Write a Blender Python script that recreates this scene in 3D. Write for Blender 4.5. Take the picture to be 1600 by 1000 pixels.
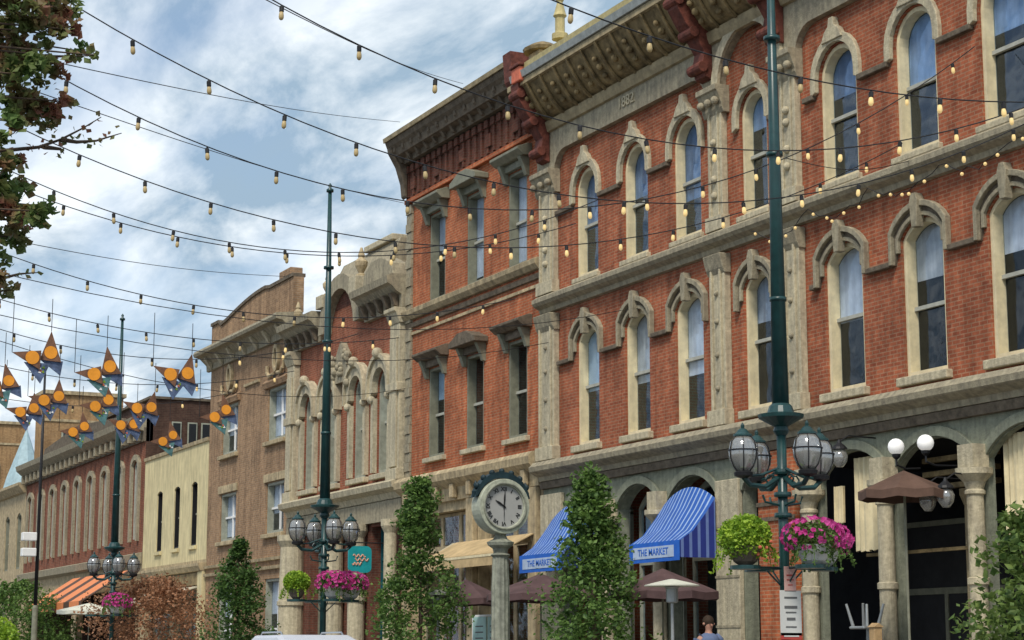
import bpy, math, random
from mathutils import Vector, Matrix
R = math.radians
S = bpy.context.scene
for o in list(bpy.data.objects): bpy.data.objects.remove(o)
C = S.collection

# ------------------------------------------------------------------ camera
EYE = 1.5; FOC = 3000.0; PITCH = math.atan(520/3000); YAW = math.atan(1450/math.hypot(3000, 520))
cam = bpy.data.cameras.new('camera'); co = bpy.data.objects.new('camera', cam); C.objects.link(co)
co.location = (0, 0, EYE); co.rotation_euler = (math.pi/2 + PITCH, 0, -YAW)
cam.sensor_width = 36; cam.lens = 36*FOC/1600; cam.clip_end = 2000; cam.clip_start = .1
S.camera = co
S.render.resolution_x, S.render.resolution_y = 1024, 640
S.view_settings.view_transform = 'Standard'; S.view_settings.look = 'None'; S.view_settings.gamma = 1
S.view_settings.exposure = 0.36

# ------------------------------------------------------------------ sky and sun
SUN_EL, SUN_AZ = R(52), R(222)          # azimuth clockwise from +Y: behind and left of the camera
w = bpy.data.worlds.new('World'); S.world = w; w.use_nodes = True
nt = w.node_tree; N = nt.nodes; Lk = nt.links
for n in list(N): N.remove(n)
out = N.new('ShaderNodeOutputWorld'); sky = N.new('ShaderNodeTexSky'); sky.sky_type = 'NISHITA'
sky.sun_disc = False; sky.sun_elevation = SUN_EL; sky.sun_rotation = SUN_AZ
bg1 = N.new('ShaderNodeBackground'); bg1.inputs[1].default_value = 0.115; Lk.new(sky.outputs[0], bg1.inputs[0])
tc = N.new('ShaderNodeTexCoord'); sx = N.new('ShaderNodeSeparateXYZ'); Lk.new(tc.outputs['Generated'], sx.inputs[0])
def wm(op, a, b=None, c=None):
    n = N.new('ShaderNodeMath'); n.operation = op
    for i, v in enumerate((a, b, c)):
        if v is None: continue
        if isinstance(v, (int, float)): n.inputs[i].default_value = v
        else: Lk.new(v, n.inputs[i])
    return n.outputs[0]
zz = wm('ADD', wm('MAXIMUM', sx.outputs[2], 0.0), 0.22)
cx = wm('DIVIDE', sx.outputs[0], zz); cy = wm('DIVIDE', sx.outputs[1], zz)
cb = N.new('ShaderNodeCombineXYZ'); Lk.new(cx, cb.inputs[0]); Lk.new(cy, cb.inputs[1])
mp = N.new('ShaderNodeMapping'); Lk.new(cb.outputs[0], mp.inputs[0])
mp.inputs['Location'].default_value = (3.1, 1.7, 0); mp.inputs['Rotation'].default_value = (0, 0, R(-38)); mp.inputs['Scale'].default_value = (2.3, 1.15, 1)
n1 = N.new('ShaderNodeTexNoise'); n1.inputs['Scale'].default_value = 1.5; n1.inputs['Detail'].default_value = 6; n1.inputs['Roughness'].default_value = .5; n1.inputs['Distortion'].default_value = .35
Lk.new(mp.outputs[0], n1.inputs['Vector'])
n2 = N.new('ShaderNodeTexNoise'); n2.inputs['Scale'].default_value = 2.2; n2.inputs['Detail'].default_value = 9; n2.inputs['Roughness'].default_value = .6; n2.inputs['Distortion'].default_value = .3
Lk.new(mp.outputs[0], n2.inputs['Vector'])
r1 = N.new('ShaderNodeValToRGB'); r1.color_ramp.elements[0].position = .36; r1.color_ramp.elements[1].position = .60
r1.color_ramp.elements[0].color = (.25, .25, .25, 1); r1.color_ramp.elements[1].color = (1, 1, 1, 1)
Lk.new(n1.outputs[0], r1.inputs[0])
r2 = N.new('ShaderNodeValToRGB'); r2.color_ramp.elements[0].position = .40; r2.color_ramp.elements[1].position = .61
r2.color_ramp.elements[0].color = (.31, .43, .55, 1); r2.color_ramp.elements[1].color = (.92, .97, 1.0, 1)
Lk.new(n2.outputs[0], r2.inputs[0])
bg2 = N.new('ShaderNodeBackground'); bg2.inputs[1].default_value = .92; Lk.new(r2.outputs[0], bg2.inputs[0])
hz = wm('SUBTRACT', 1.0, wm('MULTIPLY', sx.outputs[2], 3.6)); hz = wm('MAXIMUM', hz, 0.0)
msk = wm('MINIMUM', wm('ADD', r1.outputs[0], wm('MULTIPLY', hz, .45)), 1.0)
mx = N.new('ShaderNodeMixShader'); Lk.new(msk, mx.inputs[0]); Lk.new(bg1.outputs[0], mx.inputs[1]); Lk.new(bg2.outputs[0], mx.inputs[2])
Lk.new(mx.outputs[0], out.inputs[0])
sl = bpy.data.lights.new('sun', 'SUN'); sl.energy = 2.4; sl.angle = R(14); sl.color = (1, .93, .82)
so = bpy.data.objects.new('sun', sl); C.objects.link(so)
sd = Vector((math.sin(SUN_AZ)*math.cos(SUN_EL), math.cos(SUN_AZ)*math.cos(SUN_EL), math.sin(SUN_EL)))
so.rotation_euler = sd.to_track_quat('Z', 'Y').to_euler(); so.location = (0, 0, 40)

# ------------------------------------------------------------------ pixel helper (photo pixels -> a point in the street)
_fw = Vector((math.sin(YAW)*math.cos(PITCH), math.cos(YAW)*math.cos(PITCH), math.sin(PITCH)))
_rt = Vector((math.cos(YAW), -math.sin(YAW), 0)); _up = _rt.cross(_fw)
def ray(px, py): return _fw + _rt*((px-800)/FOC) - _up*((py-500)/FOC)
def at(px, py, x=None, y=None, z=None):
    d = ray(px, py)
    t = x/d.x if x is not None else (y/d.y if y is not None else (z-EYE)/d.z)
    return Vector((0, 0, EYE)) + d*t

# ------------------------------------------------------------------ materials
def mat(name, col, rough=.8, noise=.25, nscale=3.0, var=None, metal=0, spec=.3, bump=0.0, bscale=30, streak=0):
    m = bpy.data.materials.new(name); m.use_nodes = True; t = m.node_tree; b = t.nodes['Principled BSDF']
    b.inputs['Roughness'].default_value = rough; b.inputs['Metallic'].default_value = metal
    b.inputs['Specular IOR Level'].default_value = spec
    tcn = t.nodes.new('ShaderNodeNewGeometry'); n = t.nodes.new('ShaderNodeTexNoise')
    n.inputs['Scale'].default_value = nscale; n.inputs['Detail'].default_value = 6; n.inputs['Roughness'].default_value = .65
    t.links.new(tcn.outputs['Position'], n.inputs['Vector'])
    rp = t.nodes.new('ShaderNodeValToRGB')
    d = var if var else tuple(c*(1-noise*1.4) for c in col)
    l = tuple(min(1, c*(1+noise*.7)) for c in col)
    rp.color_ramp.elements[0].position = .32; rp.color_ramp.elements[1].position = .68
    rp.color_ramp.elements[0].color = (*d, 1); rp.color_ramp.elements[1].color = (*l, 1)
    t.links.new(n.outputs[0], rp.inputs[0]); src = rp.outputs[0]
    if streak:
        mpn = t.nodes.new('ShaderNodeMapping'); mpn.inputs['Scale'].default_value = (5, 5, .6); t.links.new(tcn.outputs['Position'], mpn.inputs[0])
        n3 = t.nodes.new('ShaderNodeTexNoise'); n3.inputs['Scale'].default_value = 1.6; n3.inputs['Detail'].default_value = 5; t.links.new(mpn.outputs[0], n3.inputs['Vector'])
        r3 = t.nodes.new('ShaderNodeValToRGB'); r3.color_ramp.elements[0].position = .35; r3.color_ramp.elements[1].position = .6
        r3.color_ramp.elements[0].color = (1-streak, 1-streak, 1-streak*.9, 1); r3.color_ramp.elements[1].color = (1, 1, 1, 1)
        t.links.new(n3.outputs[0], r3.inputs[0])
        mm = t.nodes.new('ShaderNodeMix'); mm.data_type = 'RGBA'; mm.blend_type = 'MULTIPLY'; mm.inputs[0].default_value = 1
        t.links.new(src, mm.inputs[6]); t.links.new(r3.outputs[0], mm.inputs[7]); src = mm.outputs[2]
    t.links.new(src, b.inputs['Base Color'])
    if bump:
        n2_ = t.nodes.new('ShaderNodeTexNoise'); n2_.inputs['Scale'].default_value = bscale; n2_.inputs['Detail'].default_value = 4
        t.links.new(tcn.outputs['Position'], n2_.inputs['Vector'])
        bp = t.nodes.new('ShaderNodeBump'); bp.inputs['Strength'].default_value = bump; bp.inputs['Distance'].default_value = .03
        t.links.new(n2_.outputs[0], bp.inputs['Height']); t.links.new(bp.outputs[0], b.inputs['Normal'])
    return m
def brick(name, c1, c2, mortar, bw=.21, bh=.075, dirt=.3, msize=.011):
    m = bpy.data.materials.new(name); m.use_nodes = True; t = m.node_tree; b = t.nodes['Principled BSDF']
    b.inputs['Roughness'].default_value = .9; b.inputs['Specular IOR Level'].default_value = .2
    g = t.nodes.new('ShaderNodeNewGeometry'); sp = t.nodes.new('ShaderNodeSeparateXYZ'); t.links.new(g.outputs['Position'], sp.inputs[0])
    ad = t.nodes.new('ShaderNodeMath'); ad.operation = 'ADD'; t.links.new(sp.outputs[0], ad.inputs[0]); t.links.new(sp.outputs[1], ad.inputs[1])
    cbn = t.nodes.new('ShaderNodeCombineXYZ'); t.links.new(ad.outputs[0], cbn.inputs[0]); t.links.new(sp.outputs[2], cbn.inputs[1])
    bt = t.nodes.new('ShaderNodeTexBrick'); t.links.new(cbn.outputs[0], bt.inputs['Vector'])
    bt.inputs['Color1'].default_value = (*c1, 1); bt.inputs['Color2'].default_value = (*c2, 1); bt.inputs['Mortar'].default_value = (*mortar, 1)
    bt.inputs['Scale'].default_value = 1; bt.inputs['Brick Width'].default_value = bw; bt.inputs['Row Height'].default_value = bh; bt.inputs['Mortar Size'].default_value = msize
    n = t.nodes.new('ShaderNodeTexNoise'); n.inputs['Scale'].default_value = .9; n.inputs['Detail'].default_value = 8; n.inputs['Roughness'].default_value = .7
    t.links.new(g.outputs['Position'], n.inputs['Vector'])
    rp = t.nodes.new('ShaderNodeValToRGB'); rp.color_ramp.elements[0].position = .3; rp.color_ramp.elements[1].position = .7
    rp.color_ramp.elements[0].color = (1-dirt, 1-dirt, 1-dirt*.9, 1); rp.color_ramp.elements[1].color = (1.0+dirt*.4, 1+dirt*.3, 1+dirt*.3, 1)
    t.links.new(n.outputs[0], rp.inputs[0])
    mm = t.nodes.new('ShaderNodeMix'); mm.data_type = 'RGBA'; mm.blend_type = 'MULTIPLY'; mm.inputs[0].default_value = 1
    t.links.new(bt.outputs[0], mm.inputs[6]); t.links.new(rp.outputs[0], mm.inputs[7]); t.links.new(mm.outputs[2], b.inputs['Base Color'])
    mpn = t.nodes.new('ShaderNodeMapping'); mpn.inputs['Scale'].default_value = (2.2, 2.2, .22); t.links.new(g.outputs['Position'], mpn.inputs[0])
    n3 = t.nodes.new('ShaderNodeTexNoise'); n3.inputs['Scale'].default_value = 1.9; n3.inputs['Detail'].default_value = 7; t.links.new(mpn.outputs[0], n3.inputs['Vector'])
    r3 = t.nodes.new('ShaderNodeValToRGB'); r3.color_ramp.elements[0].position = .36; r3.color_ramp.elements[1].position = .56
    r3.color_ramp.elements[0].color = (.66, .64, .64, 1); r3.color_ramp.elements[1].color = (1, 1, 1, 1); t.links.new(n3.outputs[0], r3.inputs[0])
    m4 = t.nodes.new('ShaderNodeMix'); m4.data_type = 'RGBA'; m4.blend_type = 'MULTIPLY'; m4.inputs[0].default_value = .8
    t.links.new(mm.outputs[2], m4.inputs[6]); t.links.new(r3.outputs[0], m4.inputs[7])
    n5 = t.nodes.new('ShaderNodeTexNoise'); n5.inputs['Scale'].default_value = 7; n5.inputs['Detail'].default_value = 4; t.links.new(g.outputs['Position'], n5.inputs['Vector'])
    r5 = t.nodes.new('ShaderNodeValToRGB'); r5.color_ramp.elements[0].position = .40; r5.color_ramp.elements[1].position = .62
    r5.color_ramp.elements[0].color = (.86, .84, .84, 1); r5.color_ramp.elements[1].color = (1.12, 1.1, 1.08, 1); t.links.new(n5.outputs[0], r5.inputs[0])
    m6 = t.nodes.new('ShaderNodeMix'); m6.data_type = 'RGBA'; m6.blend_type = 'MULTIPLY'; m6.inputs[0].default_value = .9
    t.links.new(m4.outputs[2], m6.inputs[6]); t.links.new(r5.outputs[0], m6.inputs[7]); t.links.new(m6.outputs[2], b.inputs['Base Color'])
    bp = t.nodes.new('ShaderNodeBump'); bp.inputs['Strength'].default_value = .6; bp.inputs['Distance'].default_value = .012; bp.invert = True
    t.links.new(bt.outputs[1], bp.inputs['Height']); t.links.new(bp.outputs[0], b.inputs['Normal'])
    return m
def stripes(name, axis, period, duty, ca, cc, rough=.7):
    m = bpy.data.materials.new(name); m.use_nodes = True; t = m.node_tree; b = t.nodes['Principled BSDF']; b.inputs['Roughness'].default_value = rough
    g = t.nodes.new('ShaderNodeNewGeometry'); sp = t.nodes.new('ShaderNodeSeparateXYZ'); t.links.new(g.outputs['Position'], sp.inputs[0])
    a = t.nodes.new('ShaderNodeMath'); a.operation = 'DIVIDE'; t.links.new(sp.outputs['XYZ'.index(axis)], a.inputs[0]); a.inputs[1].default_value = period
    f = t.nodes.new('ShaderNodeMath'); f.operation = 'FRACT'; t.links.new(a.outputs[0], f.inputs[0])
    l = t.nodes.new('ShaderNodeMath'); l.operation = 'LESS_THAN'; t.links.new(f.outputs[0], l.inputs[0]); l.inputs[1].default_value = duty
    nz = t.nodes.new('ShaderNodeTexNoise'); nz.inputs['Scale'].default_value = 5; t.links.new(g.outputs['Position'], nz.inputs['Vector'])
    mm = t.nodes.new('ShaderNodeMix'); mm.data_type = 'RGBA'; t.links.new(l.outputs[0], mm.inputs[0]); mm.inputs[6].default_value = (*cc, 1); mm.inputs[7].default_value = (*ca, 1)
    m2 = t.nodes.new('ShaderNodeMix'); m2.data_type = 'RGBA'; m2.blend_type = 'MULTIPLY'; m2.inputs[0].default_value = .35
    t.links.new(mm.outputs[2], m2.inputs[6]); t.links.new(nz.outputs[0], m2.inputs[7]); t.links.new(m2.outputs[2], b.inputs['Base Color'])
    return m
def glassmat(name, tint, gloss=.25, rough=.05, body=None):
    m = bpy.data.materials.new(name); m.use_nodes = True; t = m.node_tree
    for n in list(t.nodes): t.nodes.remove(n)
    o_ = t.nodes.new('ShaderNodeOutputMaterial'); tr = t.nodes.new('ShaderNodeBsdfTransparent'); tr.inputs[0].default_value = (*tint, 1)
    gl = t.nodes.new('ShaderNodeBsdfGlossy'); gl.inputs['Roughness'].default_value = rough; gl.inputs[0].default_value = (.9, .95, 1, 1)
    n = t.nodes.new('ShaderNodeTexNoise'); n.inputs['Scale'].default_value = 1.3; g = t.nodes.new('ShaderNodeNewGeometry'); t.links.new(g.outputs['Position'], n.inputs['Vector'])
    bp = t.nodes.new('ShaderNodeBump'); bp.inputs['Strength'].default_value = .5; bp.inputs['Distance'].default_value = .06
    t.links.new(n.outputs[0], bp.inputs['Height']); t.links.new(bp.outputs[0], gl.inputs['Normal'])
    lw0 = t.nodes.new('ShaderNodeLayerWeight'); lw0.inputs[0].default_value = .5; lw = t.nodes.new('ShaderNodeMath'); lw.operation = 'POWER'; t.links.new(lw0.outputs['Facing'], lw.inputs[0]); lw.inputs[1].default_value = 3.0
    ml = t.nodes.new('ShaderNodeMath'); ml.operation = 'MULTIPLY_ADD'; t.links.new(lw.outputs[0], ml.inputs[0]); ml.inputs[1].default_value = .35; ml.inputs[2].default_value = gloss*.3
    mx_ = t.nodes.new('ShaderNodeMixShader'); t.links.new(ml.outputs[0], mx_.inputs[0]); t.links.new(gl.outputs[0], mx_.inputs[2])
    if body:
        df = t.nodes.new('ShaderNodeBsdfDiffuse'); df.inputs[0].default_value = (*body, 1)
        m3 = t.nodes.new('ShaderNodeMixShader'); m3.inputs[0].default_value = .5; t.links.new(tr.outputs[0], m3.inputs[1]); t.links.new(df.outputs[0], m3.inputs[2]); t.links.new(m3.outputs[0], mx_.inputs[1])
    else: t.links.new(tr.outputs[0], mx_.inputs[1])
    t.links.new(mx_.outputs[0], o_.inputs[0]); return m
def emis(name, col, st, base=None):
    m = mat(name, base or col, .4, .05); b = m.node_tree.nodes['Principled BSDF']
    b.inputs['Emission Color'].default_value = (*col, 1); b.inputs['Emission Strength'].default_value = st; return m
def leafmat(name, a, b_, sc=6, extra=None):
    m = bpy.data.materials.new(name); m.use_nodes = True; t = m.node_tree; b = t.nodes['Principled BSDF']; b.inputs['Roughness'].default_value = .55
    b.inputs['Specular IOR Level'].default_value = .35
    g = t.nodes.new('ShaderNodeNewGeometry'); n = t.nodes.new('ShaderNodeTexNoise'); n.inputs['Scale'].default_value = sc; n.inputs['Detail'].default_value = 3
    t.links.new(g.outputs['Position'], n.inputs['Vector'])
    rp = t.nodes.new('ShaderNodeValToRGB'); e = rp.color_ramp.elements; e[0].position = .36; e[1].position = .62; e[0].color = (*a, 1); e[1].color = (*b_, 1)
    if extra: x = e.new(.5); x.color = (*extra, 1)
    t.links.new(n.outputs[0], rp.inputs[0]); t.links.new(rp.outputs[0], b.inputs['Base Color'])
    tl = t.nodes.new('ShaderNodeBsdfTranslucent'); t.links.new(rp.outputs[0], tl.inputs[0])
    ms = t.nodes.new('ShaderNodeMixShader'); ms.inputs[0].default_value = .42; o_ = t.nodes['Material Output']
    t.links.new(b.outputs[0], ms.inputs[1]); t.links.new(tl.outputs[0], ms.inputs[2]); t.links.new(ms.outputs[0], o_.inputs[0])
    return m
M = dict(
 brick_main=brick('brick_main', (.44, .138, .066), (.33, .095, .047), (.40, .22, .13), dirt=.42),
 brick_side=brick('brick_side', (.52, .158, .066), (.40, .112, .048), (.45, .25, .14), dirt=.42),
 brick_dark=brick('brick_dark', (.20, .07, .045), (.13, .05, .035), (.16, .10, .07)),
 brick_rose=brick('brick_rose', (.36, .115, .065), (.27, .085, .045), (.32, .19, .12)),
 brick_far=brick('brick_far', (.28, .09, .05), (.21, .065, .038), (.27, .17, .11)),
 brick_tan=brick('brick_tan', (.42, .27, .15), (.31, .20, .11), (.36, .27, .18)),
 brick_ochre=brick('brick_ochre', (.46, .29, .13), (.38, .23, .10), (.40, .28, .16)),
 brick_umber=brick('brick_umber', (.10, .055, .04), (.075, .04, .03), (.10, .07, .05)),
 stone=mat('stone', (.54, .475, .325), .85, .2, 11, streak=.28, bump=.4),
 stone_grey=mat('stone_grey', (.365, .32, .22), .85, .22, 9, streak=.28, bump=.4),
 stone_sage=mat('stone_sage', (.25, .265, .195), .85, .2, 7, streak=.25, bump=.4),
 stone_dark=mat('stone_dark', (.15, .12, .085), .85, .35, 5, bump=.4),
 stone_tan=mat('stone_tan', (.50, .40, .24), .85, .3, 4, streak=.3, bump=.3),
 cream=mat('cream', (.76, .66, .42), .6, .15, 4, streak=.12),
 cream_wall=mat('cream_wall', (.70, .60, .34), .85, .12, 1.5, streak=.25, bump=.3),
 olive=mat('olive', (.25, .185, .09), .75, .45, 3.5, bump=.6, bscale=9),
 olive_light=mat('olive_light', (.36, .29, .17), .75, .3, 4, bump=.3),
 gutter=mat('gutter', (.38, .40, .38), .45, .2, 6, metal=.3),
 flash_yellow=mat('flash_yellow', (.50, .42, .20), .6, .2, 6),
 redbrown=mat('redbrown', (.15, .045, .03), .7, .4, 6, bump=.5, bscale=14),
 coral=mat('coral', (.60, .16, .09), .7, .2, 6),
 frame_olive=mat('frame_olive', (.22, .22, .16), .6, .2, 5),
 frame_grey=mat('frame_grey', (.33, .34, .27), .6, .2, 5),
 rail=mat('rail', (.42, .42, .36), .6, .15, 5),
 blind=mat('blind', (.84, .84, .82), .9, .16, 2.5, streak=.22),
 blind2=mat('blind2', (.56, .68, .72), .9, .12, 2),
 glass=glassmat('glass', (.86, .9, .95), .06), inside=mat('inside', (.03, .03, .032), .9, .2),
 glass_sky=glassmat('glass_sky', (.70, .8, .92), .16), blind3=mat('blind3', (.68, .66, .60), .9, .16, 3, streak=.25), blind4=mat('blind4', (.46, .50, .54), .9, .25, 2.2, streak=.3),
 roof=mat('roof', (.12, .12, .12), .9, .2), pole=mat('pole', (.012, .052, .052), .35, .25, 5, spec=.5),
 iron=mat('iron', (.015, .015, .017), .5, .2, 5), wire=mat('wire', (.02, .02, .022), .6, .1, 5),
 lantern=glassmat('lantern', (.86, .86, .84), .6, .10, body=(.38, .37, .34)), white=mat('white', (.80, .80, .78), .5, .06),
 globe=emis('globe', (1, .97, .9), .25, (.8, .8, .8)),
 bulb=emis('bulb', (1, .58, .18), .02, (.46, .35, .17)), bulb_lit=emis('bulb_lit', (1, .70, .30), .35, (.62, .46, .2)),
 asphalt=mat('asphalt', (.05, .05, .052), .9, .2, 8, bump=.4), pave=mat('pave', (.28, .26, .23), .9, .2, 2, bump=.3), kerb=mat('kerb', (.33, .32, .30), .9, .2, 3),
 earth=mat('earth', (.12, .11, .09), .95, .3, .3), mark=mat('mark', (.7, .7, .66), .8, .2, 6),
 leaf=leafmat('leaf', (.03, .075, .02), (.12, .22, .05)), leaf2=leafmat('leaf2', (.045, .10, .025), (.18, .30, .07)),
 leaf_purple=leafmat('leaf_purple', (.12, .20, .055), (.26, .11, .07), 2.6, extra=(.19, .21, .075)),
 leaf_copper=leafmat('leaf_copper', (.20, .11, .06), (.55, .28, .15), 5), leaf_fresh=leafmat('leaf_fresh', (.06, .12, .03), (.20, .28, .07), 6),
 leaf_lime=leafmat('leaf_lime', (.16, .30, .03), (.42, .58, .06), 9), petal=leafmat('petal', (.55, .03, .24), (.75, .12, .42), 12),
 bark=mat('bark', (.10, .07, .05), .95, .3, 12, bump=.5), terracotta=mat('terracotta', (.42, .14, .07), .8, .15), coir=mat('coir', (.16, .13, .10), .95, .3, 12),
 awn_top=stripes('awn_top', 'Y', .155, .28, (.36, .50, .74), (.02, .11, .46)), awn_side=stripes('awn_side', 'X', .20, .34, (.14, .22, .50), (.012, .03, .24)),
 awn_blue=mat('awn_blue', (.02, .13, .55), .7, .15), awn_orange=stripes('awn_orange', 'Y', 2.9, .62, (.85, .28, .10), (.10, .05, .03)),
 canvas=mat('canvas', (.60, .55, .42), .85, .1), band_blue=mat('band_blue', (.42, .52, .68), .7, .12, 6), maroon=mat('maroon', (.10, .06, .06), .85, .2), umb_white=mat('umb_white', (.62, .62, .52), .8, .1),
 tan_canvas=mat('tan_canvas', (.52, .38, .20), .85, .2, 3), brown_canvas=mat('brown_canvas', (.12, .07, .05), .85, .2),
 post=mat('post', (.30, .31, .24), .75, .3, 7, streak=.3, bump=.3), dial=mat('dial', (.36, .36, .34), .5, .06), rim=mat('rim', (.42, .44, .34), .5, .25, 8), navy=mat('navy', (.012, .032, .04), .45, .3, 8),
 black=mat('black', (.012, .012, .012), .5, .1), teal=mat('teal', (.01, .30, .33), .6, .12, 4), teal_dark=mat('teal_dark', (.005, .09, .11), .6, .3, 2), peach=mat('peach', (.65, .35, .25), .6, .1),
 sign_pink=mat('sign_pink', (.60, .36, .32), .6, .08), sign_white=mat('sign_white', (.60, .60, .57), .6, .06), grey_ink=mat('grey_ink', (.12, .12, .12), .7, .1), red=mat('red', (.45, .06, .05), .6, .1),
 menu=mat('menu', (.38, .58, .54), .6, .15, 4), orange=mat('orange', (.85, .33, .03), .6, .12, 6), p_brown=mat('p_brown', (.20, .10, .06), .7, .35, 9), p_blue=mat('p_blue', (.10, .14, .24), .6, .4, 9), p_teal=mat('p_teal', (.10, .22, .22), .6, .4, 9),
 car_white=mat('car_white', (.55, .56, .60), .25, .03, spec=.6), car_red=mat('car_red', (.35, .03, .04), .3, .03, spec=.6), car_glass=mat('car_glass', (.02, .025, .03), .1, .05, spec=.8), tyre=mat('tyre', (.02, .02, .02), .9, .1), chrome=mat('chrome', (.5, .5, .5), .25, .05, metal=1),
 skin=mat('skin', (.45, .24, .17), .6, .05), hair=mat('hair', (.04, .025, .015), .8, .2, 20), shirt=mat('shirt', (.13, .17, .28), .9, .15, 6), trousers=mat('trousers', (.05, .05, .07), .9, .1), wood=mat('wood', (.45, .30, .15), .7, .2, 6), grey_metal=mat('grey_metal', (.36, .38, .38), .4, .15, metal=.4), spire=mat('spire', (.35, .48, .52), .6, .15),
)

# ------------------------------------------------------------------ object helpers
W = {}
def setp(o, label=None, cat=None, group=None, kind=None):
    if label: o['label'] = label
    if cat: o['category'] = cat
    if group: o['group'] = group
    if kind: o['kind'] = kind
    return o
def thing(name, label, cat, loc=(0, 0, 0), group=None):
    o = bpy.data.objects.new(name, None); C.objects.link(o); o.location = loc; o.empty_display_size = .3
    W[o] = Vector(loc); return setp(o, label, cat, group)
class MB:
    def __init__(s): s.v = []; s.f = []
    def add(s, vs, fs):
        n = len(s.v); s.v += [tuple(p) for p in vs]; s.f += [tuple(i+n for i in f) for f in fs]; return s
    def box(s, x0, x1, y0, y1, z0, z1):
        return s.add([(x0, y0, z0), (x1, y0, z0), (x1, y1, z0), (x0, y1, z0), (x0, y0, z1), (x1, y0, z1), (x1, y1, z1), (x0, y1, z1)],
              [(0, 3, 2, 1), (4, 5, 6, 7), (0, 1, 5, 4), (1, 2, 6, 5), (2, 3, 7, 6), (3, 0, 4, 7)])
    def prism(s, pts, axis, a, b):
        def P(p, t):
            if axis == 'x': return (t, p[0], p[1])
            if axis == 'y': return (p[0], t, p[1])
            return (p[0], p[1], t)
        n = len(pts)
        s.add([P(p, a) for p in pts]+[P(p, b) for p in pts], [tuple(range(n)), tuple(range(2*n-1, n-1, -1))]+[(i, i+n, (i+1) % n+n, (i+1) % n) for i in range(n)])
        return s
    def band(s, inner, outer, x0, x1):
        n = len(inner); v = []
        for x in (x0, x1):
            v += [(x, p[0], p[1]) for p in inner]; v += [(x, p[0], p[1]) for p in outer]
        f = []
        for i in range(n-1):
            f += [(i, i+1, n+i+1, n+i), (2*n+i, 3*n+i, 3*n+i+1, 2*n+i+1), (i, 2*n+i, 2*n+i+1, i+1), (n+i, n+i+1, 3*n+i+1, 3*n+i)]
        f += [(0, n, 3*n, 2*n), (n-1, 3*n-1, 4*n-1, 2*n-1)]
        return s.add(v, f)
    def tube(s, pts, r, n=8, cap=True):
        pts = [Vector(p) for p in pts]; rr = r if isinstance(r, (list, tuple)) else [r]*len(pts); v = []; f = []
        for i, p in enumerate(pts):
            d = (pts[min(i+1, len(pts)-1)]-pts[max(i-1, 0)]).normalized()
            a = d.cross(Vector((0, 0, 1)) if abs(d.z) < .9 else Vector((1, 0, 0))).normalized(); b = d.cross(a)
            for k in range(n):
                t = 2*math.pi*k/n; v.append(p+a*math.cos(t)*rr[i]+b*math.sin(t)*rr[i])
        for i in range(len(pts)-1):
            for k in range(n): f.append((i*n+k, i*n+(k+1) % n, (i+1)*n+(k+1) % n, (i+1)*n+k))
        if cap: f += [tuple(range(n))[::-1], tuple(range((len(pts)-1)*n, len(pts)*n))]
        return s.add(v, f)
    def lathe(s, c, prof, n=16, flute=0):
        v = []; f = []
        for (r, z) in prof:
            for k in range(n):
                t = 2*math.pi*k/n; q = r*(1-flute*(k % 2)); v.append((c[0]+math.cos(t)*q, c[1]+math.sin(t)*q, c[2]+z))
        for i in range(len(prof)-1):
            for k in range(n): f.append((i*n+k, i*n+(k+1) % n, (i+1)*n+(k+1) % n, (i+1)*n+k))
        f += [tuple(range(n))[::-1], tuple(range((len(prof)-1)*n, len(prof)*n))]
        return s.add(v, f)
    def ball(s, c, r, n=10, sq=1):
        return s.lathe(c, [(max(.001, r*math.sin(math.pi*i/8)), -r*sq*math.cos(math.pi*i/8)) for i in range(9)], n)
    def build(s, name, m, parent=None, smooth=False, bevel=0, tag=None):
        lo = Vector([min(p[i] for p in s.v) for i in range(3)]); hi = Vector([max(p[i] for p in s.v) for i in range(3)])
        c = Vector(((lo.x+hi.x)/2, (lo.y+hi.y)/2, lo.z))
        me = bpy.data.meshes.new(name); me.from_pydata([tuple(Vector(p)-c) for p in s.v], [], s.f); me.update()
        me.materials.append(M[m] if isinstance(m, str) else m)
        if smooth: me.polygons.foreach_set('use_smooth', [True]*len(me.polygons))
        o = bpy.data.objects.new(name, me); C.objects.link(o)
        W[o] = c
        if parent is not None: o.parent = parent; o.location = c-W[parent]
        else: o.location = c
        if bevel:
            bv = o.modifiers.new('bevel', 'BEVEL'); bv.width = bevel; bv.segments = 2; bv.limit_method = 'ANGLE'
        return o
def box(name, m, parent, x0, x1, y0, y1, z0, z1, bevel=0): return MB().box(x0, x1, y0, y1, z0, z1).build(name, m, parent, bevel=bevel)
def copy_tree(o, parent=None, delta=(0, 0, 0)):
    c = o.copy(); C.objects.link(c)
    if parent is not None: c.parent = parent
    W[c] = W[o]+Vector(delta)
    if o.parent is None: c.location = o.location+Vector(delta)
    for k in [x for x in list(o.children)]: copy_tree(k, c)
    return c
def text(name, body, size, m, parent, loc, rot, ext=.01, align='CENTER', sx=1):
    cu = bpy.data.curves.new(name, 'FONT'); cu.body = body; cu.size = size; cu.extrude = ext; cu.align_x = align; cu.align_y = 'CENTER'; cu.offset = .002
    to = bpy.data.objects.new(name, cu); C.objects.link(to); bpy.context.view_layer.update()
    me = bpy.data.meshes.new_from_object(to.evaluated_get(bpy.context.evaluated_depsgraph_get()))
    bpy.data.objects.remove(to); me.materials.clear(); me.materials.append(M[m])
    o = bpy.data.objects.new(name, me); C.objects.link(o); o.rotation_euler = rot; o.scale = (sx, 1, 1)
    if parent is not None: o.parent = parent; o.location = Vector(loc)-W[parent]
    else: o.location = loc
    return o

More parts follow.
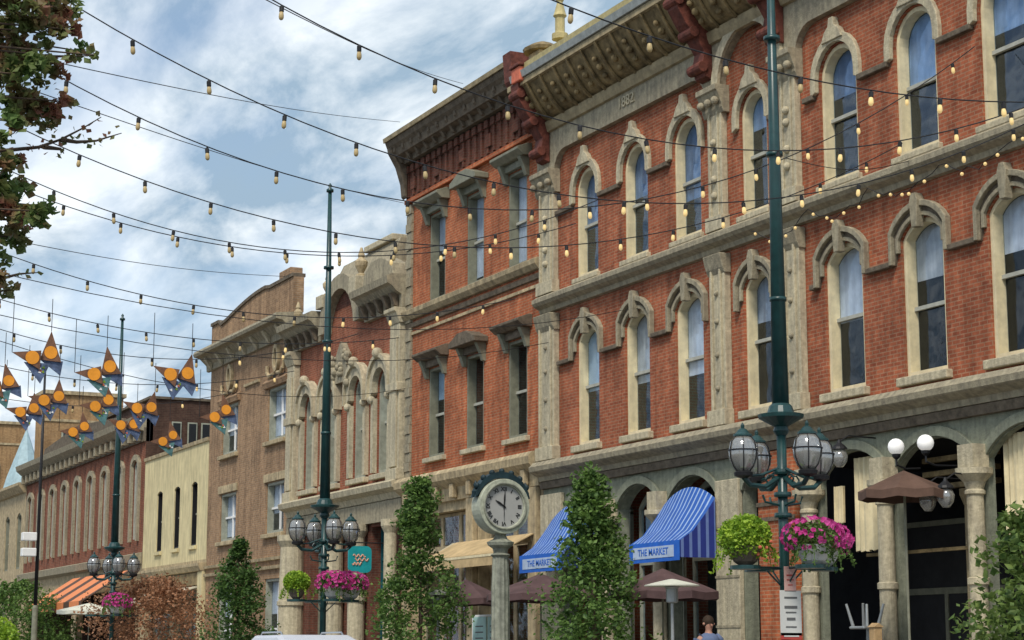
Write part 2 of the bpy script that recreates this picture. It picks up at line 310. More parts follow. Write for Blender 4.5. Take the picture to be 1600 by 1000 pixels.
# ------------------------------------------------------------------ facade pieces (facade plane x = D, seen from -x)
D = 21.0
def arcpts(y0, y1, zs, rise, n=10):
    """from (y0,zs) up and over to (y1,zs)"""
    w_ = (y1-y0)/2; c = (y0+y1)/2
    if rise <= .001: return [(y0, zs), (y1, zs)]
    r = (w_*w_+rise*rise)/(2*rise); cz = zs+rise-r; a0 = math.atan2(zs-cz, -w_) % (2*math.pi); a1 = math.atan2(zs-cz, w_)
    return [(c+r*math.cos(a0+(a1-a0)*i/n), cz+r*math.sin(a0+(a1-a0)*i/n)) for i in range(n+1)]
def outline(y0, y1, z0, zs, rise, n=10): return [(y0, z0)]+arcpts(y0, y1, zs, rise, n)+[(y1, z0)]
def cell(mb, Y0, Y1, Z0, Z1, op=None, x=D, dep=.32):
    """a wall cell with one opening op=(y0,y1,z0,zs,rise), with the reveals of its opening"""
    def q(a, b, c, d): mb.add([(x, a[0], a[1]), (x, b[0], b[1]), (x, c[0], c[1]), (x, d[0], d[1])], [(0, 1, 2, 3)])
    if not op: q((Y0, Z0), (Y1, Z0), (Y1, Z1), (Y0, Z1)); return
    y0, y1, z0, zs, rise = op; A = arcpts(y0, y1, zs, rise)
    if y0 > Y0: q((Y0, Z0), (y0, Z0), (y0, Z1), (Y0, Z1))
    if y1 < Y1: q((y1, Z0), (Y1, Z0), (Y1, Z1), (y1, Z1))
    if z0 > Z0: q((y0, Z0), (y1, Z0), (y1, z0), (y0, z0))
    for a, b in zip(A[:-1], A[1:]): q(a, b, (b[0], Z1), (a[0], Z1))
    O = outline(*op); n = len(O)
    mb.add([(x, p[0], p[1]) for p in O]+[(x+dep, p[0], p[1]) for p in O], [(i, (i+1) % n, (i+1) % n+n, i+n) for i in range(n) if not (z0 <= Z0 and i == n-1)])
def window(par, op, fm='cream', blind=.45, mid=.5, t=.07, bm='blind', x=D, setb=.05, dep=.27, gl='glass', mull=False, rm='rail'):
    y0, y1, z0, zs, rise = op; top = zs+rise
    inn = outline(y0+t, y1-t, z0+t, zs, max(0, rise-t) if rise > .001 else 0)
    if rise <= .001: inn = [(y0+t, z0+t), (y0+t, zs-t), (y1-t, zs-t), (y1-t, z0+t)]; ou = [(y0+.002, z0+.002), (y0+.002, zs-.002), (y1-.002, zs-.002), (y1-.002, z0+.002)]
    else: ou = outline(y0+.002, y1-.002, z0+.002, zs, rise-.002)
    f = MB(); f.band(inn+[inn[0]], ou+[ou[0]], x+setb, x+dep); fo = f.build('window', fm, par)
    zm = z0+(top-z0)*mid
    rl = MB(); rl.box(x+dep-.09, x+dep-.02, y0+t, y1-t, zm-.035, zm+.035)
    if mull: rl.box(x+dep-.085, x+dep-.025, (y0+y1)/2-.03, (y0+y1)/2+.03, z0+t, top-t)
    rl.build('sash_rail', rm, fo)
    p = MB(); p.prism(inn, 'x', x+dep-.015, x+dep-.009); p.build('pane', gl, fo)
    if blind > 0:
        zb = top-(top-z0)*blind
        if zb > zs: zb = zs-.02
        bl = MB(); bl.prism(outline(y0+t, y1-t, zb, zs-.01, max(0, rise-t)) if rise > .001 else [(y0+t, zb), (y0+t, zs-t), (y1-t, zs-t), (y1-t, zb)], 'x', x+dep+.004, x+dep+.012); bl.build('blind', bm, fo)
    return fo
def cornice(name, m, par, prof, y0, y1): return MB().prism(prof, 'y', y0, y1).build(name, m, par)
def body(par, m, y0, y1, z1, depth=14, x=D, roof='roof'):
    """side walls, back and flat roof behind a facade"""
    b = MB(); b.box(x+.33, x+depth, y0, y0+.25, 0, z1); b.box(x+.33, x+depth, y1-.25, y1, 0, z1); b.box(x+depth-.25, x+depth, y0+.25, y1-.25, 0, z1)
    b.box(x+.002, x+.33, y0, y0+.12, 0, z1); b.box(x+.002, x+.33, y1-.12, y1, 0, z1)
    b.build('side_wall', m, par)
    box('roof', roof, par, x+.01, x+depth-.25, y0+.12, y1-.12, z1-.5, z1-.25)
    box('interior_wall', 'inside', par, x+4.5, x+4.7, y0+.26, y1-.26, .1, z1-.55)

random.seed(4)
# ------------------------------------------------------------------ the setting
def struct(o): o['kind'] = 'structure'; return o
struct(box('ground', 'earth', None, -300, 400, -60, 700, -.6, -.05))
struct(box('road', 'asphalt', None, -9, 14.4, -40, 400, -.3, 0))
struct(box('sidewalk', 'pave', None, 14.55, D+.5, -40, 400, -.2, .13))
struct(box('kerb', 'kerb', None, 14.4, 14.55, -40, 400, -.2, .14))
lm = MB()
for i in range(40): lm.box(2.6, 2.72, -30+i*6, -27+i*6, .001, .005)
struct(lm.build('road_markings', 'mark', None))

# ------------------------------------------------------------------ the big red brick building on the right
def big_building():
    T = thing('brick_building', 'largest red brick building, with round arched windows and a deep olive cornice', 'building', (D, 32.5, 0))
    Y0, Y1 = 22.7, 42.3
    cols = [24.7, 27.1, 29.5, 32.5, 35.2, 37.5, 39.9]; cb_ = [22.7, 25.9, 28.3, 31.0, 33.85, 36.35, 38.7, 42.3]
    hw = [.6, .6, .6, .5, .58, .56, .56]
    wall = MB(); w2 = []; w3 = []
    for i, c in enumerate(cols):
        h = hw[i]
        o2 = (c-h, c+h, 6.35, 8.85, .32); o3 = (c-h, c+h, 10.4, 12.5, h)
        w2.append(o2); w3.append(o3)
        cell(wall, cb_[i], cb_[i+1], 5.9, 9.95, o2); cell(wall, cb_[i], cb_[i+1], 9.95, 15.4, o3)
    wall.build('wall', 'brick_main', T)
    body(T, 'brick_side', Y0, Y1, 15.5)
    rnd = random.Random(7)
    b2 = [.36, .38, .52, .36, .62, .58, .54]; b3 = [.40, .52, .36, .30, .66, .45, .55]
    for i, o in enumerate(w2): window(T, o, 'cream', b2[i], .50 if i != 1 else .44, t=.085, bm=('blind', 'blind3', 'blind', 'blind4', 'blind', 'blind3', 'blind2')[i])
    for i, o in enumerate(w3): window(T, o, 'cream', b3[i], .48, t=.085, bm=('blind', 'blind', 'blind4', 'blind', 'blind4', 'blind4', 'blind4')[i], gl='glass_sky')
    for i, c in enumerate(cols):
        h = hw[i]
        # sills
        box('sill', 'stone', T, D-.14, D+.2, c-h-.12, c+h+.12, 6.18, 6.34, .02)
        box('sill', 'stone', T, D-.10, D+.2, c-h-.10, c+h+.10, 10.27, 10.39, .02)
        # second floor hood: stepped double band and a keystone
        hm = MB(); i1 = outline(c-h-.01, c+h+.01, 8.62, 8.86, .33); o1 = outline(c-h-.09, c+h+.09, 8.62, 8.90, .37)
        hm.band(i1, o1, D-.07, D-.002)
        i2 = outline(c-h-.14, c+h+.14, 8.42, 8.96, .40); o2_ = outline(c-h-.23, c+h+.23, 8.42, 9.02, .45)
        hm.band(i2, o2_, D-.13, D-.002)
        hm.prism([(c-.07, 8.98), (c+.07, 8.98), (c+.12, 9.46), (c+.06, 9.60), (c-.06, 9.60), (c-.12, 9.46)], 'x', D-.17, D-.001)
        hood = hm.build('hood_mould', 'stone_grey', T, bevel=.012)
        sp_ = MB(); sp_.band(o1, [(p[0], p[1]) for p in i2], D-.045, D-.001); sp_.build('spandrel', 'stone_dark', hood)
        # third floor hood: broad round band with a pointed crest
        hm = MB(); i3 = outline(c-h-.03, c+h+.03, 12.28, 12.5, h+.03); o3_ = outline(c-h-.20, c+h+.20, 12.22, 12.52, h+.20)
        hm.band(i3, o3_, D-.10, D-.002)
        zt = 12.52+h+.20
        hm.prism([(c-.34, zt-.16), (c-.22, zt+.05), (c-.10, zt+.13), (c-.07, zt+.30), (c+.07, zt+.30), (c+.10, zt+.13), (c+.22, zt+.05), (c+.34, zt-.16)], 'x', D-.14, D-.001)
        hm.build('hood_mould', 'stone', T, bevel=.012)
    # impost strips between the hoods
    edges = [Y0+.75]+sum([[c-hw[i], c+hw[i]] for i, c in enumerate(cols)], [])+[Y1-.95]
    for k in range(0, len(edges), 2):
        a, b = edges[k], edges[k+1]
        segs = [(a, b)]
        if 3 == k//2 or k//2 == 4:
            mid_ = (31.05 if k//2 == 3 else 33.8); segs = [(a, mid_-.33), (mid_+.33, b)]
        for (p, q) in segs:
            p2 = p+(.23 if k else 0); q2 = q-(.23 if k < len(edges)-2 else 0)
            if q2-p2 > .08:
                box('impost_band', 'stone_dark', T, D-.12, D-.003, p2, q2, 8.40, 8.50, .015)
                box('impost_band', 'stone_dark', T, D-.11, D-.003, p2-.1, q2+.1, 12.16, 12.27, .015)
    # pilasters
    for (a, b) in ((41.4, 42.25), (33.5, 34.1), (30.75, 31.35), (22.72, 23.4)):
        p = MB(); p.box(D-.16, D-.003, a, b, 6.12, 9.55); p.box(D-.21, D-.16, a+.1, a+.16, 6.3, 9.4); p.box(D-.21, D-.16, b-.16, b-.1, 6.3, 9.4)
        p.box(D-.24, D-.003, a-.05, b+.05, 6.12, 6.45)
        po = p.build('pilaster', 'stone', T, bevel=.01)
        c_ = MB(); c_.prism([(D-.16, 9.3), (D-.22, 9.42), (D-.30, 9.72), (D-.003, 9.72), (D-.003, 9.3)], 'y', a-.04, b+.04); c_.build('capital', 'stone_grey', po, bevel=.02)
        p = MB(); p.box(D-.15, D-.003, a+.02, b-.02, 10.3, 12.95); p.box(D-.19, D-.15, a+.12, a+.17, 10.5, 12.8); p.box(D-.19, D-.15, b-.17, b-.12, 10.5, 12.8)
        p.box(D-.22, D-.003, a-.03, b+.03, 10.24, 10.55)
        for z_ in (11.0, 11.35, 11.9, 12.15): p.ball((D-.17, (a+b)/2, z_), .085, 8)
        po = p.build('pilaster', 'stone', T, bevel=.01)
        c_ = MB(); c_.prism([(D-.15, 12.75), (D-.20, 12.86), (D-.20, 12.92), (D-.32, 13.20), (D-.36, 13.22), (D-.36, 13.34), (D-.003, 13.34), (D-.003, 12.75)], 'y', a-.1, b+.1)
        for k in range(3): c_.ball((D-.30, a+.02+(b-a-.04)*k/2, 13.0), .09, 8)
        c_.build('capital', 'stone_grey', po, bevel=.01)
        for z_ in (6.9, 7.6, 8.3, 8.9):
            r_ = MB(); r_.ball((D-.17, (a+b)/2, z_), .06, 8); r_.build('rosette', 'stone_grey', po)
    # mid band
    prof = [(D-.003, 9.78), (D-.10, 9.80), (D-.13, 9.90), (D-.27, 9.97), (D-.33, 10.04), (D-.33, 10.14), (D-.28, 10.16), (D-.20, 10.22), (D-.003, 10.24)]
    cornice('mid_cornice', 'stone_grey', T, prof, Y0+.03, Y1-.03)
    # lower cornice
    prof = [(D-.003, 5.62), (D-.14, 5.63), (D-.16, 5.74), (D-.36, 5.83), (D-.40, 5.86), (D-.42, 5.97), (D-.36, 6.02), (D-.30, 6.09), (D-.003, 6.12)]
    cornice('lower_cornice', 'stone_grey', T, prof, Y0+.02, Y1-.02)
    cornice('painted_cornice_shadow', 'stone_dark', T, [(D-.01, 5.44), (D-.10, 5.45), (D-.12, 5.615), (D-.01, 5.615)], Y0+.02, Y1-.02)  # dark strip: the shade under the lower cornice put in as colour
    # frieze plate with rounded bay heads
    def bay(a, b, r):
        n = 7; pts = [(a, 13.2)]+[(a+r-r*math.cos(math.pi/2*i/n), 13.2+r*math.sin(math.pi/2*i/n)) for i in range(n+1)]
        pts += [(b-r+r*math.sin(math.pi/2*i/n), 13.2+r*math.cos(math.pi/2*i/n)) for i in range(n+1)]
        return pts
    fz = MB()
    def plate(a, b, low):   # region between the curve `low` and z=14.45
        o_ = low
        for p, q in zip(o_[:-1], o_[1:]):
            if q[0]-p[0] < 1e-4: continue
            fz.prism([p, q, (q[0], 14.45), (p[0], 14.45)], 'x', D-.16, D-.003)
    plate(0, 0, bay(34.15, 41.35, .55)); plate(0, 0, bay(23.4, 30.7, .55))
    plate(0, 0, arcpts(31.3, 33.55, 13.3, 1.06, 14))
    for a, b in ((22.72, 23.4), (30.7, 31.3), (33.55, 34.15), (41.35, 42.28)): fz.box(D-.16, D-.003, a, b, 13.34, 14.45)
    fz.build('frieze', 'stone_grey', T)
    ar = MB(); ar.band(arcpts(31.34, 33.51, 13.36, 1.02, 14), arcpts(31.08, 33.77, 13.36, 1.24, 14), D-.24, D-.165); ar.build('arch_moulding', 'stone', T)
    text('carved_date', '1882', .36, 'stone', T, (D-.17, 37.6, 14.08), (R(90), 0, R(-90)), .02, sx=1.1)
    # cove under the eaves
    cv = [(D-.16, 14.45), (D-.22, 14.46), (D-.22, 14.56), (D-.26, 14.60)]
    def cove(t): a = t*math.pi/2; return (D-.26-.66*(1-math.cos(a)), 14.60+.86*math.sin(a)) if False else (D-.26-.68*t**.85, 14.60+.86*t**1.25)
    cpts = [cove(i/8) for i in range(9)]
    cornice('cove', 'olive', T, cv+cpts+[(D-.94, 15.5), (D-.003, 15.5), (D-.003, 14.45)], Y0+.1, Y1-.1)
    cornice('cove_moulding', 'olive_light', T, [(D-.165, 14.30), (D-.235, 14.32), (D-.28, 14.44), (D-.30, 14.56), (D-.225, 14.56), (D-.225, 14.455), (D-.165, 14.445)], Y0+.05, Y1-.05)
    k = 0; y = Y0+.5
    while y < Y1-.4:
        rb = MB(); pp = [cove(i/6) for i in range(7)]
        rb.prism([(p[0]-.01, p[1]-.02) for p in pp]+[(p[0]-.05, p[1]-.07) for p in reversed(pp)], 'y', y, y+.07)
        ro = rb.build('cove_rib', 'olive', T)
        rs = MB(); m_ = cove(.5); rs.ball((m_[0]-.02, y+.36, m_[1]-.02), .09, 8); rs.ball((m_[0]+.12, y+.36, m_[1]-.22), .07, 8); rs.ball((m_[0]-.16, y+.36, m_[1]+.14), .07, 8)
        rs.build('rosette', 'olive', ro)
        y += .72
    cornice('eaves_board', 'olive_light', T, [(D-.92, 15.40), (D-.99, 15.42), (D-.99, 15.56), (D-.92, 15.56)], Y0, Y1)
    cornice('gutter', 'gutter', T, [(D-.94, 15.57), (D-1.04, 15.58), (D-1.09, 15.74), (D-1.02, 15.78), (D-.94, 15.74)], Y0-.02, Y1-.3)
    cornice('roof_edge', 'flash_yellow', T, [(D-.98, 15.80), (D-1.0, 15.94), (D-.5, 16.10), (D-.003, 16.10), (D-.003, 15.52), (D-.93, 15.52)], Y0, Y1-.3)
    # scroll brackets at the pilasters
    for y in (41.55, 33.8, 31.05):
        b_ = MB(); pr = [(D-.17, 13.55), (D-.34, 13.60), (D-.42, 13.85), (D-.36, 14.15), (D-.52, 14.40), (D-.80, 14.72), (D-1.0, 15.05), (D-1.06, 15.50), (D-.30, 15.50), (D-.17, 15.2)]
        b_.prism(pr, 'y', y, y+.42)
        for (px_, pz) in ((D-.42, 13.80), (D-.62, 14.55), (D-.98, 15.22)): b_.tube([(px_, y-.05, pz), (px_, y+.47, pz)], .12, 12)
        b_.build('scroll_bracket', 'redbrown', T, bevel=.01)
    # ground floor
    g = MB(); ops = [(23.4, 25.55), (25.88, 28.06), (28.38, 30.45), (32.45, 33.15), (34.15, 36.15), (36.55, 38.5), (38.9, 41.1)]
    gb = [22.7, 25.72, 28.22, 31.0, 33.6, 36.35, 38.7, 42.3]
    for i, (a, b) in enumerate(ops): cell(g, gb[i], gb[i+1], 0, 5.9, (a, b, 0, 4.72, .48 if b-a > 1 else .25), dep=.14 if b < 31 else .3)
    g.build('arcade', 'stone_sage', T)
    for (a, b) in ops:
        am = MB(); r_ = .48 if b-a > 1 else .25
        am.band(arcpts(a-.0, b+.0, 4.74, r_, 12), arcpts(a-.16, b+.16, 4.80, r_+.12, 12), D-.07, D-.002); am.build('arch_moulding', 'stone_sage', T, bevel=.01)
    box('pier', 'stone', T, D-.12, D-.004, 33.2, 34.1, .13, 5.0, .02)
    for z_ in (1.0, 2.0, 3.0, 4.0): box('string_course', 'stone_grey', T, D-.135, D-.121, 33.19, 34.11, z_, z_+.05)
    box('brick_pier', 'brick_side', T, D-.14, D-.004, 31.15, 32.42, .13, 5.42)
    for z_ in (4.05, 4.35): box('string_course', 'stone_dark', T, D-.17, D-.141, 31.12, 32.45, z_, z_+.08)
    box('pier', 'stone', T, D-.12, D-.004, 41.15, 42.25, .13, 5.3, .02)
    for y in (38.7, 36.35, 28.22, 25.72, 30.62):
        c_ = MB(); r_ = .155
        c_.lathe((D-.16, y, 0), [(r_+.07, .13), (r_+.07, .5), (r_+.02, .6), (r_, .7), (r_*.97, 2.6), (r_+.03, 2.62), (r_+.03, 2.72), (r_*.96, 2.74), (r_*.92, 4.1), (r_+.02, 4.12), (r_+.02, 4.17), (r_*.95, 4.2), (r_+.03, 4.32), (r_+.16, 4.45), (r_+.16, 4.55)], 20)
        c_.box(D-.34, D-.004, y-.2, y+.2, 4.56, 4.95)
        c_.build('column', 'stone', T)
    # shopfront windows behind the arcade
    def shopwin(a, b, zb=.9, bl=0, mull=True, tr=True):
        f = MB(); x = D+.55
        f.box(x, x+.08, a, a+.09, .13, 4.7); f.box(x, x+.08, b-.09, b, .13, 4.7); f.box(x-.02, x+.1, a+.09, b-.09, 3.45, 3.57); f.box(x-.02, x+.1, a+.09, b-.09, zb-.1, zb)
        if mull: f.box(x, x+.08, (a+b)/2-.04, (a+b)/2+.04, zb, 3.45); f.box(x, x+.08, (a+b)/2-.03, (a+b)/2+.03, 3.57, 4.95)
        f.band(arcpts(a, b, 4.65, .42, 10), arcpts(a, b, 4.75, .47, 10), x, x+.08)
        fo = f.build('shop_window', 'frame_grey', T)
        p = MB(); p.prism(outline(a+.05, b-.05, zb-.05, 4.65, .42, 10), 'x', x+.03, x+.036); p.build('pane', 'glass', fo)
        box('stall_riser', 'stone_dark', fo, x-.01, x+.05, a+.09, b-.09, .13, zb-.101)
        if bl: q = MB(); q.prism(outline(a+.1, b-.1, 4.05, 4.62, .40, 10), 'x', x+.12, x+.13); q.build('blind', 'blind2', fo)
    shopwin(38.9, 41.1); shopwin(36.55, 38.5, bl=1); shopwin(34.15, 36.15); shopwin(32.45, 33.15, mull=False)
    # cream curtains tied in the right-hand arches
    for (a, b, z0, z1) in ((28.92, 29.62, 3.35, 5.08), (24.75, 25.38, 3.3, 5.1), (29.98, 30.26, 3.9, 4.6)):
        cu = MB(); n = 14; v = []; 
        for i in range(n+1):
            y = a+(b-a)*i/n; x = D+.18+.035*math.sin(i*2.3)
            v += [(x, y, z0+.02*math.sin(i*1.7)), (x+.01, y, z1)]
        cu.add(v, [(2*i, 2*i+2, 2*i+3, 2*i+1) for i in range(n)])
        vv = [(p[0]+.03, p[1], p[2]) for p in v]; cu.add(vv, [(2*i, 2*i+1, 2*i+3, 2*i+2) for i in range(n)])
        cu.build('curtain', 'cream', T)
    ic = MB(); ic.lathe((D+1.3, 27.55, 0), [(.24, .13), (.24, .5), (.19, .6), (.18, 4.1), (.26, 4.3), (.26, 4.4)], 16); ic.build('inner_column', 'stone_tan', T)
    for z_ in (4.60, 4.85, 4.36): box('timber_beam', 'olive', T, D+.5, D+.62, 25.97, 27.98, z_, z_+.09)
    box('timber_beam', 'olive', T, D+.9, D+1.0, 25.9, 30.3, 3.3, 3.36)
    for (a, b) in ((23.2, 25.7), (25.8, 28.2), (28.3, 30.9)):
        f = MB(); x = D+2.2; f.box(x, x+.08, a, a+.12, .13, 4.0); f.box(x, x+.08, b-.12, b, .13, 4.0); f.box(x, x+.08, a+.12, b-.12, 2.6, 2.72); f.box(x, x+.08, (a+b)/2-.05, (a+b)/2+.05, .13, 2.6); f.box(x, x+.08, a+.12, b-.12, 3.9, 4.0)
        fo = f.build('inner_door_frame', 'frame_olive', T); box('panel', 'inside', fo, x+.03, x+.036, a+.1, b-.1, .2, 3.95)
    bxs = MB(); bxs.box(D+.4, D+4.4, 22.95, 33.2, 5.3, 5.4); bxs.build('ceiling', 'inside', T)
    return T
big_building()
# ornaments on its roof corner
t = thing('roof_finial', 'ochre and coral urn finial standing on the cornice where the two red buildings meet', 'finial', at(875, 62, x=20.4))
p0 = W[t]; f = MB(); f.lathe(tuple(p0), [(.20, 0), (.20, .14), (.12, .18), (.12, .55), (.17, .60), (.14, .68), (.07, .95), (.10, 1.0), (.11, 1.08), (.03, 1.18)], 12); f.build('shaft', 'flash_yellow', t)
f = MB(); f.lathe((p0.x, p0.y, p0.z+1.1), [(.12, 0), (.14, .12), (.02, .3)], 10); f.build('tip', 'coral', t)
t = thing('cornice_pedestal', 'squat pedestal with an olive cap at the corner of the red building cornice', 'pedestal', at(848, 100, x=20.5))
p0 = W[t]; f = MB(); f.box(p0.x-.25, p0.x+.25, p0.y-.3, p0.y+.3, p0.z-.3, p0.z+.28); f.build('block', 'stone_tan', t, bevel=.02)
f = MB(); f.lathe((p0.x, p0.y, p0.z+.281), [(.48, 0), (.5, .08), (.3, .2), (.1, .28)], 14); f.build('cap', 'olive', t)
t = thing('cornice_end_block', 'coral red end block topping the dark scroll of the middle brick building cornice', 'block', at(822, 118, x=20.2))
p0 = W[t]; f = MB(); f.box(p0.x-.3, p0.x+.35, p0.y-.25, p0.y+.25, p0.z-.22, p0.z+.16); f.build('block', 'coral', t, bevel=.03)
f = MB(); f.box(p0.x-.35, p0.x+.4, p0.y-.3, p0.y+.3, p0.z+.161, p0.z+.24); f.build('cap', 'redbrown', t, bevel=.02)

# ------------------------------------------------------------------ the middle brick building with three windows a floor
def middle_building():
    T = thing('brick_building', 'narrow red brick building with three windows a floor, behind the street clock', 'building', (D, 46.8, 0))
    Y0, Y1 = 42.33, 51.2; cols = [43.75, 46.4, 49.0]; cbn = [42.33, 45.07, 47.7, 51.2]; h = .56
    wl = MB(); ops = []
    for i, c in enumerate(cols):
        for (za, zb, s0, s1) in ((5.9, 10.6, 6.88, 9.40), (10.6, 15.9, 11.32, 13.85)):
            o = (c-h, c+h, s0, s1, 0); cell(wl, cbn[i], cbn[i+1], za, zb, o); ops.append(o)
    wl.build('wall', 'brick_side', T); body(T, 'brick_side', Y0, Y1, 16.0)
    bl = [.0, .95, .0, .9, .35, .45]
    for i, o in enumerate(ops): window(T, o, 'frame_olive', bl[i], .48, t=.08, bm='blind' if i % 2 else 'blind2', setb=.02)
    for i, c in enumerate(cols):
        for j, (zs, zt) in enumerate(((9.42, 9.85), (13.87, 14.3))):
            hd = MB(); mid_ = i == 1; e = .30
            hd.box(D-.12, D-.002, c-h-.1, c+h+.1, zs, zs+.2)
            if mid_: hd.prism([(c-h-e, zs+.2), (c+h+e, zs+.2), (c+h+e, zs+.34), (c+.25, zt+.12), (c-.25, zt+.12), (c-h-e, zs+.34)], 'x', D-.42, D-.002)
            else: hd.prism([(D-.002, zs+.2), (D-.25, zs+.2), (D-.42, zs+.33), (D-.42, zs+.40), (D-.10, zs+.52), (D-.002, zs+.52)], 'y', c-h-e, c+h+e)
            ho = hd.build('hood', 'frame_olive' if j else 'stone_dark', T, bevel=.015)
            for s in (-1, 1):
                bk = MB(); yb = c+s*(h+.06); bk.prism([(D-.003, zs-.30), (D-.08, zs-.28), (D-.16, zs-.05), (D-.28, zs+.195), (D-.003, zs+.195)], 'y', yb-.08, yb+.08); bk.build('bracket', 'frame_olive', ho)
        box('sill', 'stone', T, D-.14, D+.15, c-h-.14, c+h+.14, 6.74, 6.87, .015)
    cornice('sill_band', 'stone_tan', T, [(D-.003, 11.0), (D-.10, 11.02), (D-.20, 11.14), (D-.22, 11.26), (D-.15, 11.30), (D-.003, 11.31)], Y0+.02, Y1-.02)
    cornice('belt', 'stone_dark', T, [(D-.003, 10.76), (D-.06, 10.78), (D-.08, 10.90), (D-.003, 10.92)], Y0+.02, Y1-.02)
    cornice('belt_lower', 'stone_tan', T, [(D-.003, 10.55), (D-.05, 10.56), (D-.05, 10.64), (D-.003, 10.65)], Y0+.02, Y1-.02)
    # corbelled brick frieze
    box('frieze', 'brick_dark', T, D-.08, D-.004, Y0+.02, Y1-.02, 14.62, 15.62)
    box('frieze_band', 'brick_side', T, D-.14, D-.005, Y0+.02, Y1-.02, 14.50, 14.615)
    n = 22
    for k in range(n):
        y = Y0+.25+(Y1-Y0-.5)*k/(n-1); cr = MB(); cr.box(D-.135, D-.081, y-.06, y+.06, 14.68, 15.38); cr.box(D-.18, D-.081, y-.12, y+.12, 15.381, 15.60)
        cr.build('corbel', 'brick_dark', T)
    for k in range(5):
        y = Y0+.9+k*1.75; cr = MB(); cr.box(D-.15, D-.082, y+.15, y+.5, 14.85, 15.2); cr.build('brick_panel', 'brick_dark', T)
    prof = [(D-.003, 15.63), (D-.30, 15.64), (D-.34, 15.80), (D-.55, 15.86), (D-.60, 16.06), (D-.70, 16.16), (D-.78, 16.36), (D-.78, 16.44), (D-.60, 16.50), (D-.003, 16.52)]
    co_ = cornice('cornice', 'stone_dark', T, prof, Y0-.02, Y1+.02)
    cornice('cornice_edge', 'olive_light', T, [(D-.785, 16.30), (D-.81, 16.31), (D-.83, 16.43), (D-.785, 16.44)], Y0-.03, Y1+.03)
    for k in range(14):
        y = Y0+.35+(Y1-Y0-.7)*k/13
        bk = MB(); bk.prism([(D-.30, 15.66), (D-.38, 15.68), (D-.46, 15.80), (D-.62, 15.98), (D-.64, 16.12), (D-.31, 16.12)], 'y', y-.07, y+.07); bk.build('bracket', 'stone_dark', co_)
    sc = MB(); sc.prism([(D-.15, 14.65), (D-.22, 14.72), (D-.26, 15.1), (D-.42, 15.6), (D-.66, 16.0), (D-.72, 16.34), (D-.15, 16.34)], 'y', Y1-.26, Y1+.05); sc.build('scroll_bracket', 'stone_dark', T, bevel=.02)
    sc = MB(); sc.prism([(D-.15, 14.55), (D-.30, 14.62), (D-.40, 15.0), (D-.62, 15.4), (D-.86, 15.8), (D-.92, 16.55), (D-.15, 16.55)], 'y', Y0-.05, Y0+.42); sc.build('scroll_bracket', 'redbrown', T, bevel=.02)
    q = MB()
    for k in range(30): q.box(D-.06-(.03 if k % 2 else 0), D-.004, Y1-.42, Y1-.02, 6.35+k*.27, 6.35+k*.27+.255)
    q.build('quoins', 'stone_grey', T)
    # shop floor
    g = MB(); cell(g, Y0, 46.4, 0, 5.9, (43.0, 46.1, 0, 5.3, 0), dep=.4); cell(g, 46.4, Y1, 0, 5.9, (46.75, 50.5, 0, 5.3, 0), dep=.4); g.build('shop_wall', 'stone_tan', T)
    prof = [(D-.003, 5.55), (D-.12, 5.56), (D-.14, 5.9), (D-.30, 6.02), (D-.38, 6.10), (D-.40, 6.28), (D-.30, 6.40), (D-.003, 6.44)]
    cornice('shop_cornice', 'stone_tan', T, prof, Y0+.01, Y1-.01)
    for k in range(8):
        y = Y0+.6+k*1.1; bk = MB(); bk.box(D-.30, D-.145, y-.12, y+.12, 5.60, 5.98); bk.build('bracket', 'stone_tan', T, bevel=.03)
    cornice('transom_shelf', 'stone_tan', T, [(D-.003, 4.18), (D-.2, 4.20), (D-.22, 4.34), (D-.003, 4.36)], 42.6, 50.8)
    for (a, b) in ((43.0, 46.1), (46.75, 50.5)):
        n = 3 if b > 47 else 2
        for k in range(n):
            ya = a+(b-a)*k/n; yb = a+(b-a)*(k+1)/n
            f = MB(); x = D+.3
            f.box(x, x+.08, ya, ya+.09, .13, 5.28); f.box(x, x+.08, yb-.09, yb, .13, 5.28); f.box(x, x+.08, ya+.09, yb-.09, 5.2, 5.28); f.box(x, x+.08, ya+.09, yb-.09, 4.2, 4.3); f.box(x, x+.08, ya+.09, yb-.09, .13, .8)
            fo = f.build('shop_window', 'stone_tan', T); box('pane', 'glass', fo, x+.03, x+.036, ya+.06, yb-.06, .7, 5.24)
    for y in (42.66, 46.42, 50.85):
        box('pier', 'stone_tan', T, D-.16, D-.005, y-.22, y+.22, .13, 5.54, .02)
    return T
middle_building()

